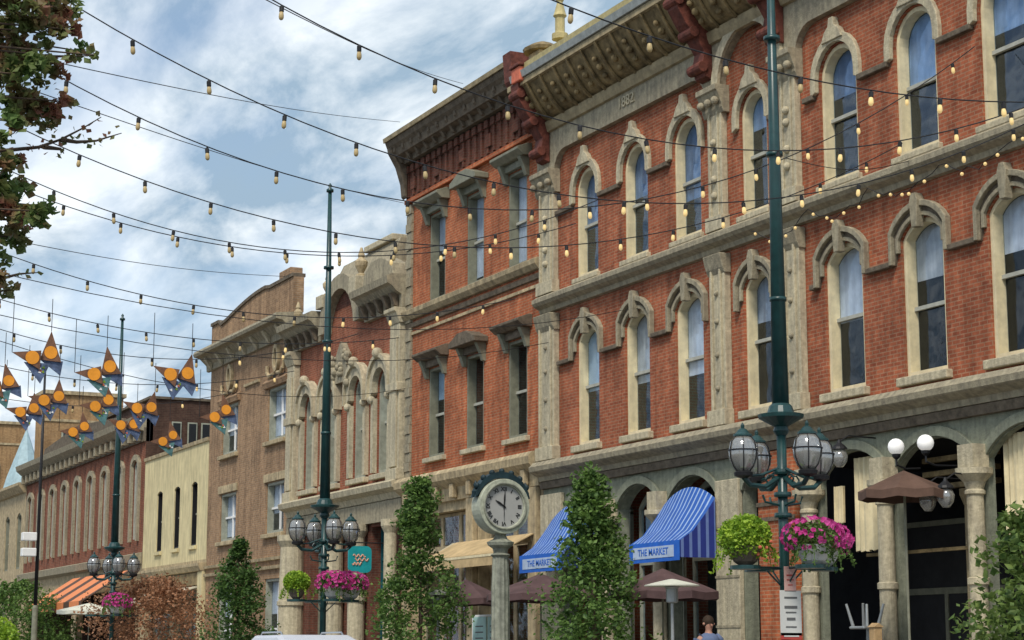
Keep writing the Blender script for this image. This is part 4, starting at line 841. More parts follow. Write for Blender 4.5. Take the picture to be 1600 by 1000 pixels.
# the foreground tree reaching in from the left
def near_tree():
    rnd = random.Random(21); Y = 16.0
    T = thing('purple_leaf_tree', 'foreground tree with purple and green leaves reaching in from the upper left', 'tree', (-1.2, Y, 0))
    tr = MB(); tr.tube([(-1.2, Y, 0), (-1.15, Y, 2.0), (-1.0, Y+.05, 3.6), (-.8, Y, 5.0), (-.6, Y, 7.2), (-.5, Y, 9.2)], [.2, .16, .13, .11, .07, .02], 10)
    tr.build('trunk', 'bark', T)
    blobs = [(10, 10, 60), (60, 0, 45), (95, 18, 28), (20, 60, 50), (66, 52, 30), (100, 45, 14), (12, 110, 42), (50, 118, 42), (85, 100, 18), (35, 160, 45), (75, 165, 28), (95, 158, 15), (28, 190, 24), (60, 178, 24),
             (-30, 100, 80), (-40, 20, 80), (-40, 200, 60), (8, 262, 30), (30, 285, 20), (-20, 300, 60), (8, 318, 36), (30, 345, 34), (62, 330, 18), (72, 322, 9), (15, 370, 22), (-30, 380, 40), (-25, 430, 26), (4, 412, 8), (8, 455, 10), (-60, 250, 70), (115, 42, 9), (110, 90, 8), (128, 80, 9), (145, 86, 5)]
    br = MB(); root = Vector((-.85, Y, 4.6)); pts = []
    for (bx_, by_, r_) in blobs:
        c = at(bx_, by_, y=Y+rnd.uniform(-.5, .5)); rr = r_/FOC*(c-Vector((0, 0, EYE))).length
        st_ = Vector((-.75, Y, min(c.z-.4, 8))); mid_ = (st_+c)/2+Vector((0, rnd.uniform(-.1, .1), .15)); br.tube([tuple(st_), tuple(mid_), tuple(c)], [.035, .018, .006], 6)
        n = int(60*(rr/.1)**1.6)+6
        sub = [Vector((rnd.gauss(0, 1), rnd.gauss(0, 1), rnd.gauss(0, .9))).normalized()*rnd.random()**.5*rr for _ in range(max(2, int(rr*34)))]
        for s_ in sub: br.tube([tuple(c), tuple(c+s_)], [.006, .003], 4)
        for _ in range(n):
            d = sub[rnd.randrange(len(sub))]+Vector((rnd.gauss(0, 1), rnd.gauss(0, 1), rnd.gauss(0, 1)))*.035
            pts.append((c+d, rnd.uniform(.6, 1.25)))
    tw = [[(-60, 260), (0, 236), (60, 230), (95, 218), (130, 200), (158, 183)], [(95, 218), (120, 222), (150, 220), (190, 208)], [(-50, 440), (0, 436), (30, 428), (58, 426)], [(-40, 95), (40, 88), (100, 88), (146, 87)], [(70, 230), (95, 233), (100, 240)], [(-40, 470), (0, 455), (15, 452)]]
    for path in tw:
        pp = [at(a, b, y=Y) for a, b in path]; br.tube([tuple(p) for p in pp], [.022-.018*i/(len(pp)-1) for i in range(len(pp))], 6)
        for a, b in zip(pp[1:-1], pp[2:]):
            for k in range(7 if path[0][1] == 260 or path[0][0] == 95 else 3):
                t = rnd.random(); pts.append((a.lerp(b, t)+Vector((rnd.gauss(0, .025), rnd.gauss(0, .03), rnd.gauss(0, .03))), rnd.uniform(.5, .9)))
    br.build('branches', 'bark', T)
    leaves(pts, .082, rnd, flat=.42).build('crown', 'leaf_purple', T)
near_tree()

# ------------------------------------------------------------------ flower baskets on the lamp arms
def basket(label, x, y, kind, seed, s=1.0, group='flower baskets on the lamp posts'):
    rnd = random.Random(seed); T = thing('flower_basket', label, 'flower basket', (x, y, 2.73), group)
    b = MB(); b.lathe((x, y, 2.73), [(.10*s, 0), (.17*s, .05), (.24*s, .17), (.27*s, .26), (.25*s, .27)], 16); b.build('bowl', 'coir' if kind != 'pink' else 'sign_white', T)
    c = Vector((x, y, 3.12)); lf = []; fl = MB()
    for k in range(1500 if kind == 'pink' else 3400):
        d = Vector((rnd.gauss(0, 1), rnd.gauss(0, 1), rnd.gauss(0, 1))).normalized()*rnd.random()**.35; lf.append((c+Vector((d.x*.40*s, d.y*.40*s, d.z*(.27 if kind == 'pink' else .34)*s-(0.04 if kind == 'pink' else 0))), rnd.uniform(.7, 1.2)))
    leaves(lf, .06, rnd, .4).build('foliage', 'leaf2' if kind == 'pink' else 'leaf_lime', T)
    tr = MB(); tl = []
    for k in range(11):
        a = rnd.uniform(0, 6.28); L = rnd.uniform(.16, .40)*s; r0 = .36*s; pp = [Vector((x+math.cos(a)*(r0+.10*t), y+math.sin(a)*(r0+.10*t), 3.0-L*t*t)) for t in (0, .35, .7, 1)]
        tr.tube([tuple(p_) for p_ in pp], .006, 4); tl += [(pp[1].lerp(pp[3], rnd.random())+Vector((rnd.gauss(0, .02), rnd.gauss(0, .02), 0)), rnd.uniform(.6, 1.1)) for _ in range(16)]
    lv_ = leaves(tl, .055, rnd, .4); tr.add(lv_.v, lv_.f); setp(tr.build('trailing_foliage', 'leaf2' if kind == 'pink' else 'leaf_lime', T), kind='stuff')
    if kind == 'pink':
        for k in range(300):
            d = Vector((rnd.gauss(0, 1), rnd.gauss(0, 1), rnd.gauss(.15, .9))).normalized()
            if d.z < -.55 or rnd.random() < .25+.35*math.sin(d.x*7+seed)*math.cos(d.y*6): continue
            p = c+Vector((d.x*.44*s, d.y*.44*s, d.z*.29*s-.02)); n = (d+Vector((rnd.gauss(0, .3), rnd.gauss(0, .3), rnd.gauss(0, .3)))).normalized()
            u = n.cross(Vector((0, 0, 1)) if abs(n.z) < .9 else Vector((1, 0, 0))).normalized(); v = n.cross(u); k0 = len(fl.v); r_ = rnd.uniform(.035, .055)
            fl.v.append(tuple(p-n*.015))
            for q_ in range(10):
                t = q_*math.pi/5; rr = r_*(1 if q_ % 2 == 0 else .72); fl.v.append(tuple(p+u*math.cos(t)*rr+v*math.sin(t)*rr+n*.008))
            fl.f += [(k0, k0+1+q_, k0+1+(q_+1) % 10) for q_ in range(10)]
        setp(fl.build('flowers', 'petal', T), kind='stuff')
    elif kind == 'lime':
        for k in range(6):
            d = Vector((rnd.uniform(-.2, .9), rnd.uniform(-1, -.5), rnd.uniform(-.9, -.1))).normalized(); fl = MB(); fl.ball(tuple(c+Vector((d.x*.41, d.y*.41, d.z*.34))), .028, 6); fl.build('flower', 'coral', T)
basket('bright lime green foliage basket, left of the nearest lamp post', KX-.66, pR.y, 'lime', 1)
basket('magenta petunia basket directly in front of the nearest lamp post', KX+.05, pR.y-.66, 'pink', 2)
basket('magenta petunia basket on the right arm of the nearest lamp post', KX+.66, pR.y, 'pink', 3)
basket('small green foliage basket left of the middle lamp post', KX-.66, pM.y, 'green', 4, .8)
basket('magenta petunia basket in front of the middle lamp post', KX, pM.y-.66, 'pink', 5, .95)
basket('magenta petunia basket on the right arm of the middle lamp post', KX+.66, pM.y, 'pink', 6)
basket('magenta petunia basket on the furthest lamp post with lanterns', KX, pL.y-.66, 'pink', 7, 1.1)

# signs on the nearest lamp post
def post_sign(name, label, px, py, w_, h_, m, marks, extra=None):
    c = at(px, py, x=KX-.02); T = thing(name, label, 'sign', (KX, pR.y-.12, c.z-h_/2)); x0 = KX-.02+(c.y-pR.y)*-.5; x0 = KX; y_ = pR.y-.13
    box('plate', m, T, x0-w_/2, x0+w_/2, y_-.008, y_, c.z-h_/2, c.z+h_/2, .004)
    for (a, b, c0, d, mm) in marks: box('print', mm, T, x0-w_/2+a*w_, x0-w_/2+b*w_, y_-.013, y_-.009, c.z-h_/2+c0*h_, c.z-h_/2+d*h_)
post_sign('parking_sign', 'small pale pink sign, upper one on the nearest lamp post', 1229, 905, .20, .36, 'sign_pink', [(.2, .8, .62, .68, 'red'), (.2, .8, .45, .49, 'red'), (.3, .7, .25, .29, 'red')])
post_sign('parking_sign', 'larger white sign with grey lines, below the pink one', 1231, 958, .36, .64, 'sign_white', [(.2, .8, .82, .86, 'grey_ink'), (.2, .8, .60, .66, 'grey_ink'), (.25, .75, .50, .53, 'grey_ink'), (.3, .7, .34, .40, 'grey_ink'), (.25, .75, .18, .21, 'grey_ink')])
post_sign('notice_plate', 'narrow red plate just under the white sign on the nearest lamp post', 1233, 994, .36, .10, 'red', [(.15, .85, .4, .6, 'sign_white')])

# ------------------------------------------------------------------ street clock
def clock():
    cx_, cy_ = KX, at(782, 790, x=KX).y; cz = at(782, 792, x=KX).z
    T = thing('street_clock', 'round street clock with roman numerals on a grey green fluted post', 'clock', (cx_, cy_, 0))
    p = MB(); p.lathe((cx_, cy_, 0), [(.30, .13), (.30, .45), (.24, .55), (.20, .7), (.19, 1.2)], 20); p.build('base', 'post', T)
    p = MB(); p.lathe((cx_, cy_, 0), [(.175, 1.2), (.172, 2.7), (.15, 3.28)], 24, flute=.09); p.build('post', 'post', T)
    p = MB(); p.lathe((cx_, cy_, 0), [(.15, 3.281), (.19, 3.32), (.13, 3.36), (.15, 3.44), (.24, 3.5), (.26, 3.56), (.14, 3.62), (.10, 3.70), (.16, 3.8)], 18); p.build('capital', 'post', T)
    n = 40; R_ = .52
    def ring(r0, r1, y0, y1, name, m, par):
        b = MB(); v = []
        for y in (y0, y1):
            for r_ in (r0, r1): v += [(cx_+r_*math.cos(2*math.pi*k/n), y, cz+r_*math.sin(2*math.pi*k/n)) for k in range(n)]
        f = []
        for k in range(n):
            k2 = (k+1) % n; f += [(k, n+k, n+k2, k2), (2*n+k, 2*n+k2, 3*n+k2, 3*n+k), (k, k2, 2*n+k2, 2*n+k), (n+k, 3*n+k, 3*n+k2, n+k2)]
        return b.add(v, f).build(name, m, par, bevel=.012)
    cs = ring(.40, R_, cy_-.2, cy_+.2, 'case', 'rim', T); ring(.415, .45, cy_-.235, cy_-.201, 'bezel', 'post', T)
    d = MB()
    v = [(cx_+.41*math.cos(2*math.pi*k/n), cy_-.15, cz+.41*math.sin(2*math.pi*k/n)) for k in range(n)]; v += [(p_[0], cy_+.15, p_[2]) for p_ in v]
    d.add(v, [tuple(range(n)), tuple(range(2*n-1, n-1, -1))]+[(k, (k+1) % n, (k+1) % n+n, k+n) for k in range(n)]); do = d.build('dial', 'dial', T)
    for k, s_ in enumerate(['XII', 'I', 'II', 'III', 'IV', 'V', 'VI', 'VII', 'VIII', 'IX', 'X', 'XI']):
        a = math.pi/2-k*math.pi/6
        text('numeral', s_, .105, 'black', do, (cx_+.325*math.cos(a), cy_-.156, cz+.325*math.sin(a)), (R(90), math.pi/2-a, 0), .003)
    def hand(ang, L, w_, name):
        u = Vector((math.sin(ang), 0, math.cos(ang))); v_ = Vector((math.cos(ang), 0, -math.sin(ang))); c = Vector((cx_, cy_-.17, cz)); pts = [c-u*L*.2-v_*w_*.5, c+u*L*.55-v_*w_, c+u*L, c+u*L*.55+v_*w_, c-u*L*.2+v_*w_*.5]
        b = MB(); b.add([tuple(p_) for p_ in pts]+[tuple(p_+Vector((0, .008, 0))) for p_ in pts], [(0, 1, 2, 3, 4), (9, 8, 7, 6, 5)]+[(k, k+5, (k+1) % 5+5, (k+1) % 5) for k in range(5)]); b.build(name, 'black', T)
    hand(R(-58), .22, .022, 'hour_hand'); hand(R(4), .31, .015, 'minute_hand'); hand(R(180), .28, .004, 'second_hand')
    cr = MB(); cr.band([(p_[0], p_[1]) for p_ in arcpts(cx_-.50, cx_+.50, cz+.22, .32, 14)], arcpts(cx_-.57, cx_+.57, cz+.16, .50, 14), 0, .22)
    cr.v = [(p_[1], cy_-.11+p_[0], p_[2]) for p_ in cr.v]
    for k in range(7):
        a = R(32+k*19.3); cr.ball((cx_+.61*math.cos(a), cy_-.05, cz+.05+.62*math.sin(a)), .06, 8)
    for s in (-1, 1): cr.lathe((cx_+s*.52, cy_, cz+.18), [(.07, 0), (.08, .1), (.03, .16), (.05, .22), (.01, .3)], 8)
    cr.build('crest', 'navy', T)
clock()

# ------------------------------------------------------------------ awnings
def awning(label, ya, yb, zt=4.95):
    T = thing('awning', label, 'awning', (D, (ya+yb)/2, 3.4), 'blue striped awnings'); x0 = 19.98; n = 12
    prof = [(D-.17, zt), (D-.4, zt-.42), (D-.7, zt-.88), (x0, 3.76)]
    mb = MB(); v = []
    for i in range(n+1):
        t = i/n; y = ya+(yb-ya)*t; bow = .0
        for k, (x, z) in enumerate(prof):
            arch = -.30*(2*t-1)**2*(1-k/3); sag = -.025*abs(math.sin(t*math.pi*3))*(k in (1, 2)); v.append((x, y, z+arch+sag))
    f = []
    for i in range(n):
        for k in range(3): f.append((i*4+k, i*4+k+1, (i+1)*4+k+1, (i+1)*4+k))
    mb.add(v, f); mb.build('canopy', 'awn_top', T, True)
    for y, s in ((ya, 1), (yb, -1)):
        sp_ = MB(); pts = [(p[0], p[1]-(.30*(1-k/3))) for k, p in enumerate(prof)]+[(x0, 3.42), (D-.17, 3.42)]; sp_.prism(pts, 'y', y+s*.0, y+s*.012); sp_.build('side_panel', 'awn_side', T)
    vl = MB(); vl.box(x0-.02, x0-.008, ya, yb, 3.36, 3.77); vo = vl.build('valance', 'awn_blue', T)
    box('name_band', 'band_blue', vo, x0-.028, x0-.021, ya+.22, yb-.18, 3.44, 3.68)
    text('lettering', 'THE MARKET', .20, 'awn_blue', vo, (x0-.03, (ya+yb)/2+.02, 3.56), (R(90), 0, R(-90)), .003, sx=1.08)
    fr = MB(); fr.tube([(x0, ya+.02, 3.75), (x0, yb-.02, 3.75)], .015, 6)
    for y in (ya+.05, yb-.05): fr.tube([(x0, y, 3.45), (D-.05, y, 3.45)], .014, 6)
    fr.build('frame', 'grey_metal', T)
awning('blue striped awning right of the bushy green tree, whole side showing', 34.0, 36.1)
awning('blue striped awning half hidden by the bushy green tree', 39.3, 41.5)
# tan shop awning of the middle building with its scroll bracket
T = thing('shop_awning', 'sloping tan canvas awning behind the street clock', 'awning', (D, 44.5, 3.5))
a = MB(); x0 = 19.9; a.prism([(D-.18, 4.40), (x0, 3.92), (x0, 3.90), (D-.18, 4.37)], 'y', 42.5, 47.2); a.build('canopy', 'tan_canvas', T)
a = MB(); a.box(x0-.02, x0-.005, 42.5, 47.2, 3.62, 3.92); vo = a.build('valance', 'tan_canvas', T); box('piping', 'cream', vo, x0-.03, x0-.021, 42.5, 47.2, 3.84, 3.90)
a = MB(); a.prism([(D-.17, 4.4), (x0+.05, 3.88), (x0+.3, 3.65), (D-.5, 3.4), (D-.17, 3.1)], 'y', 47.3, 47.45); a.build('bracket', 'stone', T)
# orange striped awning far left
T = thing('awning', 'orange and dark striped awning at the lower left, under the far red brick building', 'awning', (D, 86, 3.4))
a = MB(); a.prism([(D-.4, 4.95), (D-2.4, 3.65), (D-2.4, 3.60), (D-.4, 4.9)], 'y', 80.8, 91.5); a.build('canopy', 'awn_orange', T)
box('valance', 'awn_orange', T, D-2.44, D-2.41, 80.8, 91.5, 3.25, 3.65)
T = thing('canvas_awning', 'low cream canvas awning on the cream building, above the copper tree', 'awning', (D, 74, 3.5))
a = MB(); a.prism([(D-.1, 4.0), (D-1.3, 3.62), (D-1.3, 3.58), (D-.1, 3.95)], 'y', 71.8, 77.5); a.build('canopy', 'canvas', T); box('valance', 'canvas', T, D-1.34, D-1.31, 71.8, 77.5, 3.40, 3.62)

# ------------------------------------------------------------------ patio things
def umbrella(label, c, r_, m, drop=.45, n=8, grp=None, rim=None):
    T = thing('patio_umbrella', label, 'umbrella', (c.x, c.y, .13), grp)
    v = [(c.x, c.y, c.z)]; f = []
    for k in range(n):
        a = 2*math.pi*k/n; a2 = a+math.pi/n
        v.append((c.x+r_*math.cos(a), c.y+r_*math.sin(a), c.z-drop)); v.append((c.x+r_*.93*math.cos(a2), c.y+r_*.93*math.sin(a2), c.z-drop-.03))
    for k in range(2*n): f.append((0, 1+k, 1+(k+1) % (2*n)))
    mb = MB(); mb.add(v, f); mb.add([(p[0], p[1], p[2]-.012) for p in v], [t[::-1] for t in f]); cn = mb.build('canopy', m, T)
    vl = MB(); nn = 2*n; vl.add(v[1:]+[(p[0], p[1], p[2]-.14) for p in v[1:]], [(k, (k+1) % nn, (k+1) % nn+nn, k+nn) for k in range(nn)]); vl.build('valance', rim or m, cn)
    p_ = MB(); p_.tube([(c.x, c.y, .13), (c.x, c.y, c.z-.01)], .022, 8); p_.build('pole', 'frame_olive', T)
    rb = MB()
    for k in range(n): a = 2*math.pi*k/n; rb.tube([(c.x, c.y, c.z-.05), (c.x+r_*.96*math.cos(a), c.y+r_*.96*math.sin(a), c.z-drop-.02)], .009, 5)
    rb.build('ribs', 'wood', T)
umbrella('dark maroon patio umbrella left of the street clock post', at(728, 905, x=18.6), 1.0, 'maroon', grp='dark patio umbrellas')
umbrella('dark maroon patio umbrella right of the clock post, under the half hidden blue awning', at(845, 896, x=18.6), 1.25, 'maroon', grp='dark patio umbrellas')
umbrella('dark maroon patio umbrella under the fully visible blue awning', at(1035, 888, x=18.6), 1.1, 'maroon', grp='dark patio umbrellas')
umbrella('brown patio umbrella in front of the arcade columns, below the white globes', at(1412, 735, x=19.8), .78, 'brown_canvas', drop=.34)
umbrella('pale canvas patio umbrella under the orange striped awning', at(140, 942, x=18), 1.3, 'umb_white', drop=.3)
def heater(label, px, py, r_):
    c = at(px, py, x=17.6); T = thing('patio_heater', label, 'heater', (c.x, c.y, .13), 'patio heaters with flat round hoods')
    a = MB(); a.lathe((c.x, c.y, c.z), [(r_, 0), (r_, .02), (r_*.6, .07), (.08, .12), (.02, .13)], 24); a.build('reflector', 'umb_white', T)
    a = MB(); a.lathe((c.x, c.y, c.z-.3), [(.07, 0), (.11, .02), (.11, .25), (.14, .29)], 14); a.build('burner', 'grey_metal', T)
    a = MB(); a.tube([(c.x, c.y, .9), (c.x, c.y, c.z-.3)], .03, 8); a.lathe((c.x, c.y, .13), [(.26, 0), (.26, .04), (.22, .7), (.05, .8)], 16); a.build('stand', 'grey_metal', T)
heater('patio heater with white round hood below the fully visible blue awning', 1050, 916, .50)
heater('patio heater with white round hood left of the clock post', 684, 930, .30)
# menu board
c = at(762, 982, x=19.4); T = thing('menu_board', 'pale mint double menu board behind the clock post', 'board', (c.x, c.y, .13)); 
for s in (-1, 1):
    pn = box('panel', 'menu', T, c.x-.03, c.x, c.y+s*.42-.38, c.y+s*.42+.38, c.z-.55, c.z+.28, .01)
    for k in range(4): box('print', 'grey_ink', pn, c.x-.034, c.x-.031, c.y+s*.42-.22, c.y+s*.42+.22, c.z-.38+k*.14, c.z-.35+k*.14)
a = MB(); a.box(c.x-.02, c.x+.02, c.y-.86, c.y-.81, .13, c.z+.3); a.box(c.x-.02, c.x+.02, c.y+.81, c.y+.86, .13, c.z+.3); a.box(c.x-.02, c.x+.02, c.y-.81, c.y+.81, c.z+.285, c.z+.33); a.build('frame', 'white', T)
# teal hanging sign
c = at(562, 874, x=20.0); T = thing('hanging_sign', 'square teal sign with peach squiggles hanging by the ornate building shop door', 'sign', (c.x, c.y, c.z-.5))
w_ = .35; n = 6; pts = []
for (sx_, sz_, a0) in ((1, 1, 0), (-1, 1, 90), (-1, -1, 180), (1, -1, 270)):
    for k in range(n+1): t = R(a0+90*k/n); pts.append((c.x+sx_*(w_-.15)+.15*math.cos(t), c.z+sz_*(w_-.12)+.15*math.sin(t)))
a = MB(); a.prism(pts, 'y', c.y-.04, c.y+.04); pl = a.build('board', 'teal', T)
a = MB()
for (z_, x_a, x_b, ph) in ((.10, -.22, .16, 0), (-.01, -.16, .25, 1.5), (-.13, -.24, .04, 3)):
    a.tube([(c.x+x_a+(x_b-x_a)*k/16, c.y-.05, c.z+z_+.04*math.sin(k*1.15+ph)) for k in range(17)], .02, 6)
a.build('lettering', 'peach', pl)
a = MB(); a.tube([(D-.1, c.y, c.z+.48), (c.x-.35, c.y, c.z+.48)], .02, 6)
for dx in (-.2, .2): a.tube([(c.x+dx, c.y, c.z+.48), (c.x+dx, c.y, c.z+.34)], .01, 5)
a.build('bracket', 'iron', T)
# globe lamps and glass lantern at the arcade
for (px, py, lab) in ((1400, 698, 'white globe lamp on the column head, left of the pair'), (1446, 692, 'white globe lamp in the arch, right of the pair')):
    c = at(px, py, x=20.45); T = thing('globe_lamp', lab, 'lamp', (D, c.y, c.z), 'white globe lamps under the arcade'); a = MB(); a.ball(tuple(c), .145, 16); a.build('globe', 'globe', T, True)
    a = MB(); a.lathe((c.x, c.y, c.z-.22), [(.03, 0), (.07, .04), (.08, .09)], 10); a.tube([(c.x, c.y, c.z-.2), (c.x, c.y, c.z-.32), (c.x+.2, c.y, c.z-.38), (D-.05 if px < 1420 else D+.5, c.y, c.z-.36)], .02, 6); a.build('bracket', 'iron', T)
for (px, py, lab) in ((1450, 784, 'clear glass lantern inside the arch, left of two'), (1478, 778, 'dark capped glass lantern inside the arch, right of two'), (1312, 716, 'glass lantern on a curled bracket right of the nearest lamp post')):
    c = at(px, py, x=20.2); T = thing('glass_lantern', lab, 'lantern', tuple(c), 'glass lanterns under the arcade')
    a = MB(); a.lathe((c.x, c.y, c.z-.16), [(.06, 0), (.13, .1), (.15, .2), (.10, .32)], 12); a.build('glass', 'lantern', T, True)
    a = MB(); a.lathe((c.x, c.y, c.z+.161), [(.15, 0), (.13, .04), (.04, .12), (.02, .18)], 12); a.tube([(c.x, c.y, c.z+.3), (c.x+.2, c.y, c.z+.42), (D+.1, c.y, c.z+.40)], .015, 6); a.build('cap', 'iron', T)
# upturned chair on a high table behind the arcade, wooden post
c = at(1352, 965, x=20.3); T = thing('upturned_chair', 'light grey metal chair upturned on a high table in the dark arcade', 'chair', (c.x, c.y, c.z-.2))
a = MB(); a.box(c.x-.2, c.x+.2, c.y-.22, c.y+.22, c.z-.2, c.z-.15); a.build('seat', 'grey_metal', T, bevel=.02)
for sx_ in (-1, 1):
    for sy_ in (-1, 1): a = MB(); a.tube([(c.x+sx_*.15, c.y+sy_*.16, c.z-.15), (c.x+sx_*.22, c.y+sy_*.25, c.z+.24)], [.03, .022], 8); a.build('leg', 'grey_metal', T)
a = MB(); a.prism([(c.y-.24, c.z-.65), (c.y+.24, c.z-.65), (c.y+.22, c.z-.201), (c.y-.22, c.z-.201)], 'x', c.x+.17, c.x+.2); a.build('backrest', 'grey_metal', T)
T2 = thing('high_table', 'dark high table under the upturned chair', 'table', (c.x, c.y, .13)); a = MB(); a.lathe((c.x, c.y, c.z-.70), [(.42, 0), (.42, .04)], 20); a.build('tabletop', 'iron', T2)
a = MB(); a.lathe((c.x, c.y, .13), [(.25, 0), (.25, .03), (.04, .06), (.035, c.z-.84)], 14); a.build('pedestal', 'iron', T2)
c = at(1368, 980, x=19.6); T = thing('wooden_post', 'short pale wooden post before the dark arcade', 'post', (c.x, c.y, .13)); a = MB(); a.box(c.x-.08, c.x+.08, c.y-.08, c.y+.08, .13, c.z); a.build('shaft', 'wood', T, bevel=.01)
a = MB(); a.prism([(c.x-.1, c.z+.001), (c.x+.1, c.z+.001), (c.x, c.z+.07)], 'y', c.y-.1, c.y+.1); a.build('cap', 'wood', T)

# ------------------------------------------------------------------ string lights across the street
def make_bulb():
    so_ = MB(); so_.lathe((0, 0, 0), [(.012, 0), (.03, -.02), (.03, -.08), (.02, -.085)][::-1], 8); bu = MB()
    bu.lathe((0, 0, -.21), [(.006, .02), (.022, .03), (.032, .055), (.031, .085), (.024, .12), (.020, .126)], 10)
    so_m = so_.build('socket', 'wire', None); bu_m = bu.build('bulb', 'bulb', None, True)
    return so_m, bu_m
SOCK, BULB = make_bulb()
LIT = BULB.data.copy(); LIT.materials.clear(); LIT.materials.append(M['bulb_lit'])
sock_off = W[SOCK].z; bulb_off = W[BULB].z
def string_light(label, Y, x0, c, a, xs, xe, first, step=1.0, Y2=None, lit_from=12.5):
    Y2 = Y if Y2 is None else Y2
    def P(x): t = (x-xs)/(xe-xs); return Vector((x, Y+(Y2-Y)*t, c+a*(x-x0)**2))
    T = thing('string_light', label, 'string light', tuple(P(xs)), 'bulb strings hung across the street')
    n = 40; mb = MB(); mb.tube([tuple(P(xs+(xe-xs)*k/n)) for k in range(n+1)], .009, 5); mb.build('cable', 'wire', T)
    x = first
    while x-step > xs+.5: x -= step
    rnd = random.Random(int(Y*10))
    while x < xe-.4:
        p = P(x)+Vector((0, rnd.uniform(-.01, .01), 0))
        b = bpy.data.objects.new('bulb', LIT if x > lit_from else BULB.data); C.objects.link(b); b.parent = T; b.location = p+Vector((0, 0, bulb_off))-W[T]; b.rotation_euler = (rnd.uniform(-.1, .1), rnd.uniform(-.1, .1), 0)
        s_ = bpy.data.objects.new('socket', SOCK.data); C.objects.link(s_); s_.parent = b; s_.location = (0, 0, sock_off-bulb_off)
        x += step
L_ = [('nearest bulb string, crossing the top right corner of the picture', 14.6, 13.3, 8.25, .030, 3.5, D-.2, 13.5),
 ('second nearest bulb string, dipping before the upper windows at right', 18.0, 13.28, 8.07, .0271, 1.5, D-.2, 10.28),
 ('bulb string that meets the cornice of the middle brick building', 21.0, 12.41, 8.04, .0363, 1, D-.2, 6.95),
 ('bulb string emerging at the top of the purple leaved tree', 23.0, 12.13, 7.72, .0331, 1, D-.2, 4.68),
 ('bulb string whose bulbs pass just left of the middle lamp mast tip', 25.2, 10.85, 7.95, .0385, 1, D-.2, 5.32),
 ('bulb string leaving the twig tips of the purple leaved tree', 27.3, 11.28, 7.83, .0301, 1, D-.2, 5.99),
 ('upper of two bulb strings running close together below the twigs', 31.0, 10.4, 8.36, .040, 1, 16.6, 6.43),
 ('lower of two bulb strings running close together below the twigs', 32.0, 10.67, 8.52, .0315, 1, 16.6, 6.79),
 ('bulb string just above the tan brick parapet, at left', 34.7, 11.5, 7.88, .028, 1, 16.6, 7.87),
 ('bulb string above the tip of the left lamp mast', 38.5, 11.72, 7.94, .0235, 1, 15.6, 6.99),
 ('bulb string crossing the left lamp mast near its tip', 41.0, 10.75, 7.87, .0377, 1, 15.6, 7.78),
 ('bulb string low over the uppermost painted pennants', 45.5, 11.2, 7.9, .030, 1, 15.6, 8.1),
 ('furthest bulb string, over the ochre brick block', 51.0, 11.2, 8.0, .030, 1, 15.6, 8.3)]
for a_ in L_: string_light(*a_)
bpy.data.objects.remove(SOCK); bpy.data.objects.remove(BULB)
# small festoon of lit bulbs along the ledge between the upper floors
T = thing('festoon_lights', 'garland of small lit bulbs drooping along the ledge between the upper windows, right side', 'string light', (D-.5, 28, 9.9))
rnd = random.Random(9); pts = []
for k in range(46):
    t = k/45; y = 32.0-9.0*t; pts.append(Vector((D-.48+.1*rnd.random(), y, 9.86-.30*abs(math.sin(t*math.pi*4.5))+rnd.uniform(-.05, .05))))
mb = MB(); mb.tube([tuple(p) for p in pts], .008, 5); mb.build('cable', 'wire', T)
for k, p in enumerate(pts):
    if k % 5 in (1, 3) or k % 11 == 3: b = MB(); b.ball((p.x, p.y, p.z-.05), .032, 8); b.build('bulb', 'bulb_lit', T, True)
# bare steady cables
for (a_, b_, ya, yb, lab) in (((120, 92), (622, 190), 24, 40, 'thin bare cable running to the corner of the middle brick cornice'), ((190, 178), (655, 322), 27, 40, 'thin bare cable above the bulb strings, behind the lamp mast'),
      ((445, 2), (722, 130), 22, 34, 'thin bare cable alongside the nearest string in the open sky'), ((50, 372), (445, 432), 33, 48, 'thin bare cable low over the tan parapet'), ((1228, 247), (1425, 250), 21.5, 21.5, 'short bare cable before the third floor windows')):
    A = at(*a_, y=ya); B = at(*b_, y=yb)
    if lab.startswith('short'): A, B = at(*a_, y=23.4), at(*b_, x=D-.15)
    elif b_[0] > 600:
        B = at(*b_, x=D-.6); B = B+(B-A)*.012
    T = thing('cable', lab, 'cable', tuple(A)); ext = (A-B)*.25 if a_[0] < 1000 else Vector((0, 0, 0)); mb = MB(); n = 14
    mb.tube([tuple((A+ext).lerp(B, k/n)-Vector((0, 0, .18*math.sin(math.pi*k/n)))) for k in range(n+1)], .007, 5); mb.build('strand', 'wire', T)

